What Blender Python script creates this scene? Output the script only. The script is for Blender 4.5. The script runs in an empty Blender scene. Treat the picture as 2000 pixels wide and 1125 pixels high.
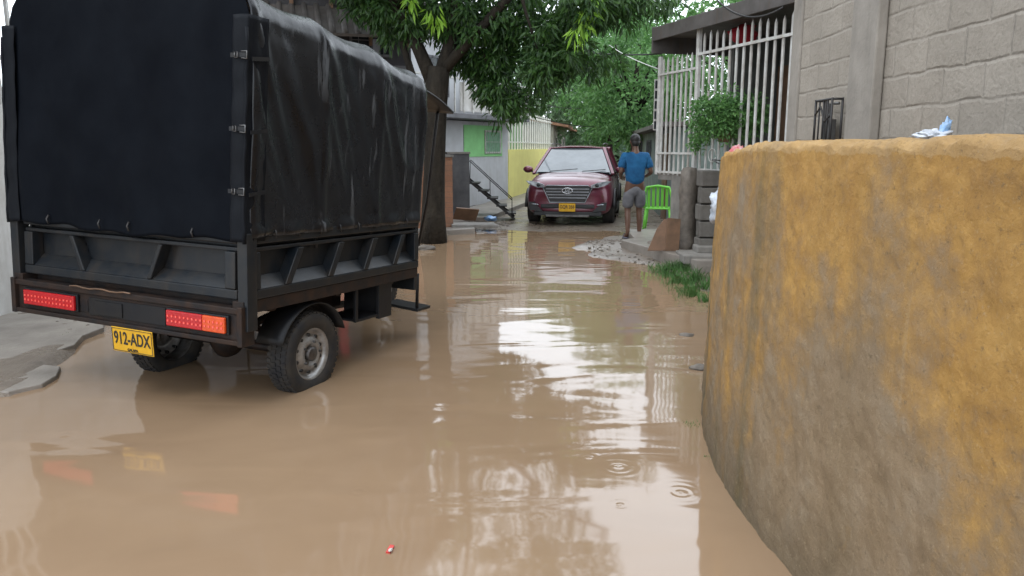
import bpy, bmesh, math, random
from mathutils import Vector, Matrix, Euler, noise
random.seed(11)
R = math.radians
S = bpy.context.scene
C = S.collection
PIT = R(10.35); CP, SP = math.cos(PIT), math.sin(PIT); H = 1.6; F = 1500.0

def W(px, py, t):
    x = (px-1000)/F; v = (562.5-py)/F
    return Vector((x*t, (CP+SP*v)*t, H+(-SP+CP*v)*t))
def G(px, py, z=0.0):
    v = (562.5-py)/F
    t = (H-z)/(SP-CP*v)
    return W(px, py, t)
def sstep(a, b, x):
    t = max(0, min(1, (x-a)/(b-a))); return t*t*(3-2*t)
def lerp(a, b, t): return a+(b-a)*t
def interp(tab, x):
    if x <= tab[0][0]: return tab[0][1]
    for (x0, y0), (x1, y1) in zip(tab, tab[1:]):
        if x <= x1: return lerp(y0, y1, (x-x0)/(x1-x0))
    return tab[-1][1]
def nz(x, y, z=0): return noise.noise(Vector((x, y, z)))

# ------------------------------------------------------------------ mesh builder
class MB:
    def __init__(s): s.v = []; s.f = []; s.s = []
    def add(s, vs, fs, smooth=False):
        b = len(s.v); s.v += [tuple(v) for v in vs]
        for f in fs: s.f.append([i+b for i in f]); s.s.append(smooth)
    def box(s, c, size, rot=None):
        M = rot.to_matrix() if isinstance(rot, Euler) else (rot or Matrix.Identity(3))
        c = Vector(c); hx, hy, hz = [q/2 for q in size]
        vs = [c+M@Vector((sx*hx, sy*hy, sz*hz)) for sz in (-1, 1) for sy in (-1, 1) for sx in (-1, 1)]
        s.add(vs, [(0,2,3,1),(4,5,7,6),(0,1,5,4),(2,6,7,3),(0,4,6,2),(1,3,7,5)])
    def b2(s, x0, x1, y0, y1, z0, z1): s.box(((x0+x1)/2, (y0+y1)/2, (z0+z1)/2), (abs(x1-x0), abs(y1-y0), abs(z1-z0)))
    def hexa(s, vs): s.add(vs, [(0,2,3,1),(4,5,7,6),(0,1,5,4),(2,6,7,3),(0,4,6,2),(1,3,7,5)])
    def tube(s, pts, r, seg=8, cap=True, smooth=True):
        pts = [Vector(p) for p in pts]; n = len(pts)
        rr = r if isinstance(r, (list, tuple)) else [r]*n
        up = None; vs = []; fs = []
        for i, p in enumerate(pts):
            d = (pts[min(i+1, n-1)]-pts[max(i-1, 0)]).normalized()
            if up is None:
                up = Vector((0, 0, 1)) if abs(d.z) < .9 else Vector((1, 0, 0))
            a = (up-d*up.dot(d)); a = a.normalized() if a.length > 1e-5 else d.orthogonal().normalized()
            up = a; b = d.cross(a)
            for k in range(seg):
                t = 2*math.pi*k/seg+math.pi/seg; vs.append(p+(a*math.cos(t)+b*math.sin(t))*rr[i])
        for i in range(n-1):
            for k in range(seg):
                k2 = (k+1) % seg; fs.append((i*seg+k, i*seg+k2, (i+1)*seg+k2, (i+1)*seg+k))
        if cap: fs += [tuple(range(seg))[::-1], tuple(range((n-1)*seg, n*seg))]
        s.add(vs, fs, smooth)
    def bar(s, a, b, w, h):
        a = Vector(a); b = Vector(b); d = (b-a); L = d.length
        q = d.to_track_quat('Z', 'Y').to_matrix()
        s.box((a+b)/2, (w, h, L), q)
    def lathe(s, prof, M, seg=32, smooth=True, close=False):
        vs = []; fs = []; n = len(prof)
        for k in range(seg):
            t = 2*math.pi*k/seg
            for r, z in prof: vs.append(M@Vector((r*math.cos(t), r*math.sin(t), z)))
        for k in range(seg):
            k2 = (k+1) % seg
            for i in range(n-1 if not close else n):
                j = (i+1) % n
                fs.append((k*n+i, k2*n+i, k2*n+j, k*n+j))
        s.add(vs, fs, smooth)
    def grid(s, fn, nu, nv, smooth=True):
        vs = [fn(i/nu, j/nv) for i in range(nu+1) for j in range(nv+1)]
        fs = [(i*(nv+1)+j, (i+1)*(nv+1)+j, (i+1)*(nv+1)+j+1, i*(nv+1)+j+1) for i in range(nu) for j in range(nv)]
        s.add(vs, fs, smooth)
    def prism(s, poly, M, h):
        n = len(poly)
        a = [M@Vector((x, y, 0)) for x, y in poly]; b = [M@Vector((x, y, h)) for x, y in poly]
        s.add(a+b, [tuple(range(n))[::-1], tuple(range(n, 2*n))]+[(i, (i+1) % n, n+(i+1) % n, n+i) for i in range(n)])
    def blob(s, c, rad, amp=.2, fr=2.0, nu=14, nv=10, seed=0, M=None):
        c = Vector(c); M = M or Matrix.Identity(3)
        def fn(u, v):
            th = 2*math.pi*u; ph = math.pi*v
            d = Vector((math.cos(th)*math.sin(ph), math.sin(th)*math.sin(ph), -math.cos(ph)))
            k = 1+amp*noise.noise(d*fr+Vector((seed*7.3, seed*3.1, 0)))
            return c+M@Vector((d.x*rad[0]*k, d.y*rad[1]*k, d.z*rad[2]*k))
        s.grid(fn, nu, nv)
    def build(s, name, mat, parent=None, bev=0, sub=0, solid=0):
        me = bpy.data.meshes.new(name); me.from_pydata(s.v, [], s.f)
        me.polygons.foreach_set('use_smooth', s.s); me.update()
        o = bpy.data.objects.new(name, me); C.objects.link(o)
        if mat: me.materials.append(mat)
        if parent: o.parent = parent
        if solid: m = o.modifiers.new('s', 'SOLIDIFY'); m.thickness = solid
        if bev:
            m = o.modifiers.new('b', 'BEVEL'); m.width = bev; m.segments = 2; m.limit_method = 'ANGLE'; m.angle_limit = R(40)
        if sub: m = o.modifiers.new('u', 'SUBSURF'); m.levels = sub; m.render_levels = sub
        return o
def tag(o, label, cat, group=None):
    o['label'] = label; o['category'] = cat
    if group: o['group'] = group
    return o
def struct(o): o['kind'] = 'structure'; return o
def thing(name, label, cat, loc=(0,0,0), rot=(0,0,0), group=None):
    o = bpy.data.objects.new(name, None); C.objects.link(o); o.location = loc; o.rotation_euler = rot
    o.empty_display_size = .1
    return tag(o, label, cat, group)
def bake(o):
    bpy.context.view_layer.update()
    dg = bpy.context.evaluated_depsgraph_get()
    me = bpy.data.meshes.new_from_object(o.evaluated_get(dg)); o.modifiers.clear(); o.data = me
    return o
def text(name, s, size, mat, parent, loc, rot, ext=.0015, xs=1.0):
    cu = bpy.data.curves.new(name, 'FONT'); cu.body = s; cu.size = size; cu.extrude = ext
    cu.align_x = 'CENTER'; cu.align_y = 'CENTER'; cu.offset = size*.012
    t = bpy.data.objects.new(name+'_tmp', cu); C.objects.link(t); bpy.context.view_layer.update()
    dg = bpy.context.evaluated_depsgraph_get(); me = bpy.data.meshes.new_from_object(t.evaluated_get(dg))
    bpy.data.objects.remove(t)
    o = bpy.data.objects.new(name, me); C.objects.link(o); me.materials.clear(); me.materials.append(mat)
    o.parent = parent; o.location = loc; o.rotation_euler = rot; o.scale = (xs, 1, 1); return o

# ------------------------------------------------------------------ materials
class NT:
    def __init__(s, name):
        s.m = bpy.data.materials.new(name); s.m.use_nodes = True; s.t = s.m.node_tree; s.N = s.t.nodes
        s.p = s.N['Principled BSDF']; s.co = s.N.new('ShaderNodeTexCoord').outputs['Object']
    def n(s, ty, **k):
        q = s.N.new('ShaderNode'+ty)
        for a, b in k.items(): setattr(q, a, b)
        return q
    def l(s, a, b): s.t.links.new(a, b)
    def mapv(s, scale=(1,1,1), loc=(0,0,0), src=None):
        m = s.n('Mapping'); m.inputs['Scale'].default_value = scale; m.inputs['Location'].default_value = loc
        s.l(src or s.co, m.inputs['Vector']); return m.outputs[0]
    def noise(s, sc, det=6, rough=.6, vec=None, dist=0):
        q = s.n('TexNoise'); q.inputs['Scale'].default_value = sc; q.inputs['Detail'].default_value = det
        q.inputs['Roughness'].default_value = rough; q.inputs['Distortion'].default_value = dist
        s.l(vec or s.co, q.inputs['Vector']); return q.outputs['Fac']
    def ramp(s, fac, stops):
        q = s.n('ValToRGB'); e = q.color_ramp.elements
        while len(e) < len(stops): e.new(.5)
        for i, (p, c) in enumerate(stops):
            e[i].position = p; e[i].color = (c[0], c[1], c[2], 1) if not isinstance(c, (int, float)) else (c, c, c, 1)
        s.l(fac, q.inputs['Fac']); return q.outputs['Color']
    def mix(s, fac, a, b, mode='MIX'):
        q = s.n('MixRGB', blend_type=mode)
        for i, x in ((0, fac), (1, a), (2, b)):
            if isinstance(x, (int, float)): q.inputs[i].default_value = x if i == 0 else (x, x, x, 1)
            elif isinstance(x, tuple): q.inputs[i].default_value = (*x[:3], 1)
            else: s.l(x, q.inputs[i])
        return q.outputs[0]
    def math(s, op, a, b=None):
        q = s.n('Math', operation=op)
        for i, x in ((0, a), (1, b)):
            if x is None: continue
            if isinstance(x, (int, float)): q.inputs[i].default_value = x
            else: s.l(x, q.inputs[i])
        return q.outputs[0]
    def bump(s, h, st=.3, dist=.02, prev=None):
        q = s.n('Bump'); q.inputs['Strength'].default_value = st; q.inputs['Distance'].default_value = dist
        s.l(h, q.inputs['Height'])
        if prev: s.l(prev, q.inputs['Normal'])
        return q.outputs[0]
    def out(s, col=None, rough=None, nrm=None):
        if col is not None:
            if isinstance(col, tuple): s.p.inputs['Base Color'].default_value = (*col[:3], 1)
            else: s.l(col, s.p.inputs['Base Color'])
        if rough is not None:
            if isinstance(rough, (int, float)): s.p.inputs['Roughness'].default_value = rough
            else: s.l(rough, s.p.inputs['Roughness'])
        if nrm: s.l(nrm, s.p.inputs['Normal'])
        return s.m
def mat(name, c1, c2=None, sc=6, rough=.6, metal=0, bump=.15, bsc=40, bd=.005, stretch=(1,1,1), streak=0, scol=None, spec=.5):
    m = NT(name); c2 = c2 or tuple(q*.65 for q in c1)
    v = m.mapv(stretch)
    f = m.noise(sc, vec=v)
    col = m.ramp(f, [(.35, c1), (.68, c2)])
    if streak:
        v2 = m.mapv((9, 9, .9)); f2 = m.noise(1.0, 5, vec=v2)
        col = m.mix(m.ramp(f2, [(.52, 0.0), (.7, streak)]), col, scol or tuple(q*.3 for q in c1))
    rg = m.math('ADD', m.math('MULTIPLY', f, .25), rough-.12)
    nr = m.bump(m.noise(bsc, 5), bump, bd) if bump else None
    m.p.inputs['Metallic'].default_value = metal; m.p.inputs['Specular IOR Level'].default_value = spec
    return m.out(col, rg, nr)

black_paint = mat('black_paint', (.008,.009,.012), (.015,.014,.013), 7, .4, 0, .1, 30, spec=.25)
bed_paint = mat('worn_black_bed_paint', (.008,.011,.015), (.018,.018,.018), 9, .36, 0, .15, 25, streak=.5, scol=(.032,.024,.018), spec=.28)
rusty = mat('rusty_frame', (.010,.010,.011), (.032,.018,.012), 10, .5, 0, .3, 40, spec=.22)
rubber = mat('tyre_rubber', (.018,.018,.02), (.045,.038,.03), 12, .75, 0, .2, 60, spec=.3)
silver = mat('rim_silver', (.38,.38,.38), (.16,.14,.12), 12, .4, .6, .05)
chrome = mat('chrome', (.6,.61,.63), (.5,.5,.52), 8, .15, 1, 0)
steel = mat('dull_steel', (.16,.16,.16), (.08,.07,.065), 10, .4, .8, .1)
red_lamp = mat('red_lamp_plastic', (.42,.010,.014), (.34,.008,.010), 30, .2, 0, .4, 90)
amber_lamp = mat('amber_lamp_plastic', (.60,.075,.01), (.5,.05,.01), 30, .2, 0, .4, 90)
facet_m = mat('lens_facet_pink', (.80,.12,.09), (.75,.07,.05), 20, .15, 0, 0)
plate_y = mat('plate_yellow', (.62,.35,.02), (.52,.28,.02), 15, .5, 0, .05, spec=.3)
ink = mat('plate_ink', (.02,.02,.02), None, 5, .5, 0, 0)
glass_dark = mat('dark_glass', (.02,.024,.028), (.035,.04,.045), 2, .12, 0, 0)
white_paint = mat('white_metal_paint', (.60,.60,.58), (.42,.40,.37), 9, .5, .1, .1, streak=.45, scol=(.24,.17,.12))
iron = mat('black_iron', (.015,.015,.017), (.035,.03,.027), 12, .5, .2, .1)
concrete = mat('concrete', (.24,.225,.205), (.15,.14,.125), 4, .75, 0, .5, 22, .01, streak=.4)
wetconc = mat('wet_concrete', (.27,.24,.21), (.17,.15,.13), 3, .42, 0, .5, 22, .01)
white_wall = mat('white_plaster', (.58,.57,.55), (.44,.42,.39), 3, .8, 0, .2, 20, streak=.4, scol=(.28,.25,.2))
bark = mat('bark', (.016,.013,.010), (.038,.031,.023), 9, .85, 0, .9, 18, .03, stretch=(1,1,.3), spec=.2)
skin = mat('skin_brown', (.12,.06,.036), (.09,.042,.025), 9, .5, 0, .05)
hair_m = mat('black_hair', (.010,.009,.008), (.016,.013,.012), 60, .5, 0, .6, 120)
blue_cloth = mat('blue_cotton', (.006,.105,.25), (.004,.065,.17), 6, .85, 0, .6, 9, .04)
grey_cloth = mat('grey_shorts_cloth', (.15,.15,.16), (.09,.09,.10), 9, .85, 0, .5, 12, .02)
shoe_m = mat('sandal_rubber', (.10,.10,.13), (.05,.05,.07), 20, .6, 0, .1)
chair_green = mat('lime_plastic', (.20,.66,.07), (.15,.55,.06), 4, .35, 0, 0)
brown_board = mat('wet_brown_board', (.19,.105,.06), (.10,.06,.035), 5, .5, 0, .3, 20)
grass_m = mat('grass_blades', (.055,.15,.025), (.03,.085,.015), 5, .6, 0, 0)
stone_m = mat('rubble_stone', (.17,.145,.12), (.085,.072,.06), 9, .6, 0, .5, 25, .01)
roof_m = mat('corrugated_roof', (.11,.10,.095), (.06,.052,.047), 3, .6, .1, .2, 20, streak=.5, scol=(.09,.06,.04))
tin_dark = mat('dark_siding', (.030,.028,.032), (.05,.047,.05), 3, .7, 0, .3, 12, streak=.4)
dim_frame = mat('dim_grey_frame', (.15,.15,.16), (.09,.09,.095), 4, .7, 0, .1)
limeg = mat('mint_plaster', (.26,.60,.24), (.22,.5,.2), 3, .7, 0, .1)

def tarp_mat(name, kind):
    m = NT(name); side = kind == 'side'
    f = m.noise(2.2, 5)
    col = m.ramp(f, [(.3, (.0025,.0032,.0052)), (.7, (.0055,.007,.010))])
    rg = m.ramp(m.noise(5, 6), [(.3, .20 if side else .5), (.7, .36 if side else .75)])
    if side:
        st = m.noise(1.0, 6, .65, vec=m.mapv((7, 15, 1.5)))
        big = m.noise(1.5, 2, vec=m.mapv((1,1.2,1.0), (3.3,0,1.7)))
        k = m.mix(1.0, m.ramp(st, [(.57, 0.0), (.62, 1.0)]), m.ramp(big, [(.46, 0.0), (.56, .75)]), 'MULTIPLY')
        col = m.mix(k, col, (.085,.092,.10))
        rg = m.mix(k, rg, .7)
    n1 = m.bump(m.noise(3.0, 3, .5, vec=m.mapv((1.2,1.4,.8))), .3 if side else .3, .04)
    n2 = m.bump(m.noise(260, 2), .12, .002, n1)
    m.p.inputs['Specular IOR Level'].default_value = {'side': .42, 'rear': .04, 'strip': .14}[kind]
    return m.out(col, rg, n2)
tarp_side_m = tarp_mat('wet_black_vinyl', 'side')
tarp_rear_m = tarp_mat('matt_black_canvas', 'rear')
tarp_strip_m = tarp_mat('folded_black_vinyl', 'strip')

def leaf_mat(name, a, b, c, sc=1.2, tl=.35):
    m = NT(name)
    f = m.noise(sc, 3); g = m.noise(14, 2)
    col = m.mix(m.ramp(g, [(.4, 0.0), (.65, 1.0)]), m.ramp(f, [(.35, a), (.65, b)]), c)
    m.out(col, .45)
    tr = m.n('BsdfTranslucent'); m.l(col, tr.inputs['Color'])
    ms = m.n('MixShader'); ms.inputs[0].default_value = tl
    m.l(m.p.outputs[0], ms.inputs[1]); m.l(tr.outputs[0], ms.inputs[2])
    m.l(ms.outputs[0], m.N['Material Output'].inputs['Surface']); return m.m
leaf_dark = leaf_mat('mango_leaf', (.017,.048,.015), (.034,.090,.020), (.065,.145,.025))
leaf_lime = leaf_mat('lime_leaf', (.24,.46,.03), (.18,.38,.04), (.28,.48,.05))  # much brighter yellow-green for a few hanging clumps
leaf_mid = leaf_mat('street_tree_leaf', (.065,.16,.055), (.105,.24,.07), (.15,.31,.085), .5)  # greens lightened to suggest haze down the street
leaf_far = leaf_mat('haze_paled_leaf', (.16,.26,.15), (.20,.32,.18), (.24,.37,.20), .4)  # distance haze put into the leaf colour as paler greens

def yellow_mat():
    m = NT('stained_ochre_render')
    v = m.mapv((1,1,.8))
    big = m.noise(1.15, 7, .6, vec=v, dist=.3); mid = m.noise(7, 10, .72); fine = m.noise(48, 7, .75)
    ochre = m.ramp(mid, [(.28, (.46,.265,.07)), (.5, (.345,.185,.042)), (.74, (.23,.125,.04))])
    grey = m.ramp(mid, [(.28, (.125,.09,.058)), (.5, (.205,.152,.098)), (.75, (.27,.215,.15))])
    vs_ = m.noise(1.0, 7, .62, vec=m.mapv((3.2, 3.2, .55), (1.7,0,0)))
    sx = m.n('SeparateXYZ'); m.l(m.co, sx.inputs[0]); z = sx.outputs[2]; y = sx.outputs[1]
    mixf = m.math('ADD', m.math('ADD', m.math('MULTIPLY', big, .56), m.math('MULTIPLY', mid, .2)), m.math('MULTIPLY', vs_, .24))
    mixf = m.math('SUBTRACT', mixf, m.math('MULTIPLY', m.math('SUBTRACT', z, .95), .07))
    k = m.ramp(mixf, [(.45, 0.0), (.56, .85)])
    col = m.mix(k, ochre, grey)
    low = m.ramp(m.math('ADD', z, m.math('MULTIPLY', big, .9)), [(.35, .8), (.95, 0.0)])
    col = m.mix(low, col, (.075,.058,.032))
    st = m.noise(1.0, 6, .62, vec=m.mapv((5, 5, .35), (0, 2.1, 0)))
    ky = m.math('MINIMUM', m.math('MAXIMUM', m.math('MULTIPLY', m.math('SUBTRACT', y, 2.7), .9), .10), 1.0)
    k2 = m.math('MULTIPLY', m.ramp(st, [(.50, 0.0), (.66, .8)]), ky)
    col = m.mix(k2, col, (.055,.055,.02))
    pale = m.ramp(m.noise(1.0, 6, .6, vec=m.mapv((12,12,.4),(5,5,5))), [(.64, 0.0), (.74, .4)])
    col = m.mix(pale, col, (.38,.31,.21))
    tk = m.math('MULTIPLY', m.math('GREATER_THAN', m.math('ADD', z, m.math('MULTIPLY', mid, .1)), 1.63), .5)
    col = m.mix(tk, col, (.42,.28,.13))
    spk = m.ramp(m.noise(75, 5, .8), [(.57, 0.0), (.70, .5)])
    col = m.mix(spk, col, (.40,.31,.19))
    dk = m.ramp(m.noise(34, 6, .8), [(.32, .6), (.43, 0.0)])
    col = m.mix(dk, col, (.09,.062,.034))
    pit = m.n('TexVoronoi'); pit.inputs['Scale'].default_value = 30; m.l(m.co, pit.inputs['Vector'])
    n1 = m.bump(mid, .45, .022); n2 = m.bump(fine, .9, .010, n1)
    n3 = m.bump(m.ramp(pit.outputs['Distance'], [(.0, 0.0), (.2, 1.0)]), .25, .006, n2)
    return m.out(col, m.ramp(mid, [(.3, .65), (.7, .88)]), n3)
yellow_m = yellow_mat()

def brick_mat(name, bw, rh, mort, c1, c2, cm, u='Y', bumpd=.012, stain=(.12,.11,.10)):
    m = NT(name)
    sx = m.n('SeparateXYZ'); m.l(m.co, sx.inputs[0]); cb = m.n('CombineXYZ')
    m.l(sx.outputs[0 if u == 'X' else 1], cb.inputs[0]); m.l(sx.outputs[2], cb.inputs[1])
    wob = m.n('TexNoise'); wob.inputs['Scale'].default_value = 3.5; wob.inputs['Detail'].default_value = 7; m.l(m.co, wob.inputs['Vector'])
    ad = m.n('VectorMath', operation='MULTIPLY_ADD'); m.l(wob.outputs['Color'], ad.inputs[0]); ad.inputs[1].default_value = (.05,.055,0); m.l(cb.outputs[0], ad.inputs[2])
    b = m.n('TexBrick'); m.l(ad.outputs[0], b.inputs['Vector'])
    b.inputs['Scale'].default_value = 1; b.inputs['Brick Width'].default_value = bw; b.inputs['Row Height'].default_value = rh
    b.inputs['Mortar Size'].default_value = mort; b.inputs['Mortar Smooth'].default_value = 1.0; b.inputs['Bias'].default_value = 0
    b.inputs['Color1'].default_value = (*c1, 1); b.inputs['Color2'].default_value = (*c2, 1); b.inputs['Mortar'].default_value = (*cm, 1)
    f = m.noise(2.2, 8, .65); col = m.mix(m.ramp(f, [(.42, 0.0), (.72, .55)]), b.outputs['Color'], stain)
    col = m.mix(m.ramp(m.noise(40, 5, .75), [(.32, .5), (.55, 0.0)]), col, stain)
    inv = m.math('MULTIPLY', m.math('SUBTRACT', 1.0, b.outputs['Fac']), m.ramp(m.noise(1.7, 5), [(.38, .25), (.6, 1.0)]))
    n1 = m.bump(inv, .8, bumpd); n2 = m.bump(m.noise(55, 5, .75), .7, .008, n1); n3 = m.bump(m.noise(5, 4), .6, .03, n2)
    return m.out(col, .85, n3)
block_m = brick_mat('concrete_block', .42, .21, .018, (.33,.292,.245), (.285,.25,.208), (.285,.252,.212), 'X', .011, (.20,.175,.142))
tile_m = brick_mat('orange_clay_tile', .30, .10, .006, (.34,.16,.09), (.27,.125,.07), (.16,.11,.08), 'X', .006, (.16,.10,.07))

def water_mat(drops):
    m = NT('muddy_flood_water')
    big = m.noise(.45, 4); mid = m.noise(2.2, 6, .55, dist=.8)
    col = m.ramp(big, [(.3, (.30,.205,.128)), (.7, (.255,.17,.105))])
    col = m.mix(m.ramp(mid, [(.35, 0.0), (.75, .3)]), col, (.22,.145,.088))
    n = m.bump(m.noise(1.0, 1.5, .4, vec=m.mapv((.8, 2.2, 1)), dist=1.0), .13, .06)
    calm = m.noise(.8, 2)
    fine = m.math('MULTIPLY', m.noise(1.0, 1, .5, vec=m.mapv((5, 12, 1))), m.ramp(calm, [(.48, .0), (.62, 1.0)]))
    n = m.bump(fine, .035, .012, n)
    tot = None
    for (x, y, a, k) in drops:
        d = m.n('VectorMath', operation='DISTANCE'); m.l(m.co, d.inputs[0]); d.inputs[1].default_value = (x, y, 0)
        dd = d.outputs['Value']
        w = m.math('MULTIPLY', m.math('SINE', m.math('MULTIPLY', dd, k)), m.math('POWER', 2.718, m.math('MULTIPLY', dd, -a)))
        tot = w if tot is None else m.math('ADD', tot, w)
    n = m.bump(tot, .16, .004, n)
    m.p.inputs['IOR'].default_value = 1.6
    m.p.inputs['Specular IOR Level'].default_value = .7
    return m.out(col, .055, n)

def ground_mat():
    m = NT('wet_mud_ground')
    f = m.noise(1.2, 8, .65); g = m.noise(14, 6, .7)
    col = m.mix(m.ramp(g, [(.35, 0.0), (.7, .7)]), m.ramp(f, [(.35, (.17,.13,.095)), (.65, (.11,.088,.07))]), (.20,.165,.13))
    n = m.bump(g, .5, .02); n = m.bump(m.noise(60, 4), .4, .008, n)
    return m.out(col, m.ramp(f, [(.4, .18), (.65, .5)]), n)

# ------------------------------------------------------------------ setting: ground, water, pavements
left_line = [(0,-9),(4.45,-9),(4.75,-3.15),(6.6,-3.5),(9,-3.0),(13,-2.0),(14.2,-1.3),(16,-.9),(24,.4)]
right_line = [(0,2.2),(4.6,1.6),(5.4,1.42),(7.6,2.0),(9.2,2.0),(10.4,1.75),(11.3,1.05),(12.4,.85),(13.6,1.4),(15,2.3),(24,4)]
def gh(x, y):
    n = .05*nz(x*1.1, y*1.1)+.02*nz(x*3.1, y*3.1, 4)
    h = -.14
    h = max(h, lerp(-.14, .045, sstep(0, .35, interp(left_line, y)-x+.3*nz(y*1.7, x, 3))))
    rb = x-interp(right_line, y)+.25*nz(y*1.9, x*1.2, 8)
    h = max(h, lerp(-.14, .035, sstep(-.25, .35, rb))+.13*sstep(.5, 1.4, rb))
    h = max(h, lerp(-.14, .02, sstep(13.2, 15.4, y+.35*nz(x*2, 7))))
    return h+n*.5
xs = [-160,-80,-40,-20,-12]+[-9+.12*i for i in range(125)]+[6.2,7,9,14,25,60,160]
ys = [-30,-8,-2]+[0+.13*i for i in range(170)]+[22.6,23.6,25,28,33,40,55,80,120,200,400]
g = MB()
g.add([(x, y, gh(x, y) if 0 < y < 24 and -10 < x < 7 else .0) for x in xs for y in ys],
      [(i*len(ys)+j, (i+1)*len(ys)+j, (i+1)*len(ys)+j+1, i*len(ys)+j+1) for i in range(len(xs)-1) for j in range(len(ys)-1)], True)
struct(g.build('ground', ground_mat()))
def dr(px, py, a, k): q = G(px, py); return (q.x, q.y, a, k)
drops = [dr(1208,912,26,130), dr(1330,962,24,130), dr(1212,986,40,170), dr(128,850,18,100), dr(1150,893,36,140), dr(1320,655,14,80), dr(700,960,40,150), dr(1050,1010,45,160)]
w = MB(); w.add([(-8.5,-3,0),(4,-3,0),(4,17,0),(-8.5,17,0)], [(0,1,2,3)])
struct(w.build('water', water_mat(drops)))
def slab(name, pts, z0, z1, m, bev=.012):
    b = MB(); b.prism([(p[0], p[1]) for p in pts], Matrix.Translation((0,0,z0)), z1-z0); return b.build(name, m, None, bev)
struct(slab('pavement', [(-5.4,4.9),(-3.95,4.70),(-3.55,4.76),(-3.30,4.83),(-3.18,5.0),(-3.2,5.2),(-3.3,5.42),(-3.55,5.5),(-3.7,5.57),(-4.1,5.5),(-4.4,5.52),(-5.4,5.58)], -.1, .03, wetconc, .008))
struct(slab('pavement', [(-5.4,5.61),(-4.4,5.55),(-4.1,5.53),(-3.72,5.60),(-3.56,5.8),(-3.52,6.0),(-3.62,6.3),(-3.6,6.6),(-4.0,7.3),(-5.4,7.4)], -.1, .045, wetconc, .008))
struct(slab('pavement', [(2.35,9.7),(3.2,9.6),(3.2,13.6),(2.0,13.5),(1.95,12.2),(1.7,11.9),(1.9,11.2)], -.1, .19, wetconc))
struct(slab('pavement', [(-1.95,14.5),(-1.2,14.2),(-.7,14.5),(-.8,15.6),(-1.2,16.6),(-1.9,16.6)], -.1, .10, wetconc))
struct(slab('pavement', [(-1.6,16.8),(-.55,16.6),(.6,22.5),(1.6,34),(.9,34),(-.4,22.8)], -.1, .12, wetconc))

st = MB()
for i in range(1100):
    a = random.random()
    if a < .22: x, y = random.uniform(1.25,1.6), random.uniform(4.9,6.0)
    elif a < .45: x, y = random.uniform(1.2,2.5), random.uniform(9.8,13.2)
    elif a < .82: x, y = random.uniform(-2.2,0), random.uniform(13.8,17)
    else: x, y = random.uniform(-4.2,-3.3), random.uniform(6.2,8.5)
    r = random.uniform(.005,.022)
    st.blob((x, y, max(gh(x, y), -.02)+r*.2), (r*random.uniform(.8,1.6), r, r*.7), .5, 1.5, 6, 4, i)
o = st.build('gravel', stone_m); o['kind'] = 'stuff'; tag(o, 'loose wet gravel and crumbs of rubble along both edges of the flood water', 'gravel')

gr = MB()
for i in range(3200):
    if i < 2900:
        x, y = random.gauss(2.10,.13), random.uniform(7.9,10.1); L = random.uniform(.05,.16)
        if nz(x*4, y*4) < -.05: continue
    else:
        q = random.choice([G(1350,830), G(1396,896), G(155,655), G(1385,600), G(125,662)]); x, y = q.x+random.gauss(0,.03), q.y+random.gauss(0,.04); L = random.uniform(.01,.03)
    z = max(gh(x, y), 0)-.01; a = random.uniform(0, 6.28); t = random.uniform(.1,.8)*L
    dx, dy = math.cos(a), math.sin(a); wv = .004 if L > .04 else .002
    gr.add([(x-dy*wv, y+dx*wv, z), (x+dy*wv, y-dx*wv, z), (x+dx*t*.5+dy*wv*.7, y+dy*t*.5-dx*wv*.7, z+L*.6), (x+dx*t, y+dy*t, z+L)], [(0,1,2),(0,2,3)])
o = gr.build('grass', grass_m); o['kind'] = 'stuff'; tag(o, 'tufts of green weeds growing at the edge of the flood water', 'grass')

for i, (px, py, r, lab) in enumerate([(1282,500,.15,'flat grey stone at the foot of the leaning brown board'), (1302,470,.10,'small rough stone behind the leaning brown board'),
        (905,432,.16,'grey rock on the left bank in front of the clay tile wall'), (950,425,.12,'pale lump of rubble beside the foot of the iron stairs'),
        (1340,655,.05,'flat dark stone just breaking the water near the ochre wall'), (1368,720,.06,'dark stone wedged at the far foot of the ochre wall'), (830,487,.14,'flat wet stone at the waterline by the tree trunk')]):
    q = G(px, py); z = max(gh(q.x, q.y), -.01)
    b = MB(); b.blob((0,0,0), (r*1.3, r, r*.45), .5, 1.6, 14, 9, i+3)
    o = b.build('stone', stone_m); o.location = (q.x, q.y, z+r*.18); tag(o, lab, 'stone', 'larger loose stones')

# ------------------------------------------------------------------ cargo tricycle
ZT = .05
TK = thing('cargo_tricycle', 'black three wheeled cargo truck with tall black tarpaulin cover standing in flood water', 'truck', (-2.485,4.80,ZT))
TK.rotation_euler = (Matrix.Rotation(R(-23),3,'Z')@Matrix.Rotation(R(-2.3),3,'X')@Matrix.Rotation(R(1.5),3,'Y')).to_euler()
hw = .98; LB = 1.97
sec = [(.995,1.06),(1.0,1.3),(1.005,1.6),(1.0,1.9),(.995,2.20),(.985,2.34),(.95,2.42),(.86,2.475),(.6,2.53),(.3,2.565),(0,2.58)]
full = sec+[(-x, z) for x, z in sec[::-1][1:]]
acc = [0]
for a, b in zip(full, full[1:]): acc.append(acc[-1]+math.hypot(a[0]-b[0], a[1]-b[1]))
TX = list(zip(acc, [p[0] for p in full])); TZ = list(zip(acc, [p[1] for p in full]))
def secp(u): return interp(TX, u*acc[-1]), interp(TZ, u*acc[-1])
hoops = [0.03,.68,1.33,1.94]
LEAN = .045
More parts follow.
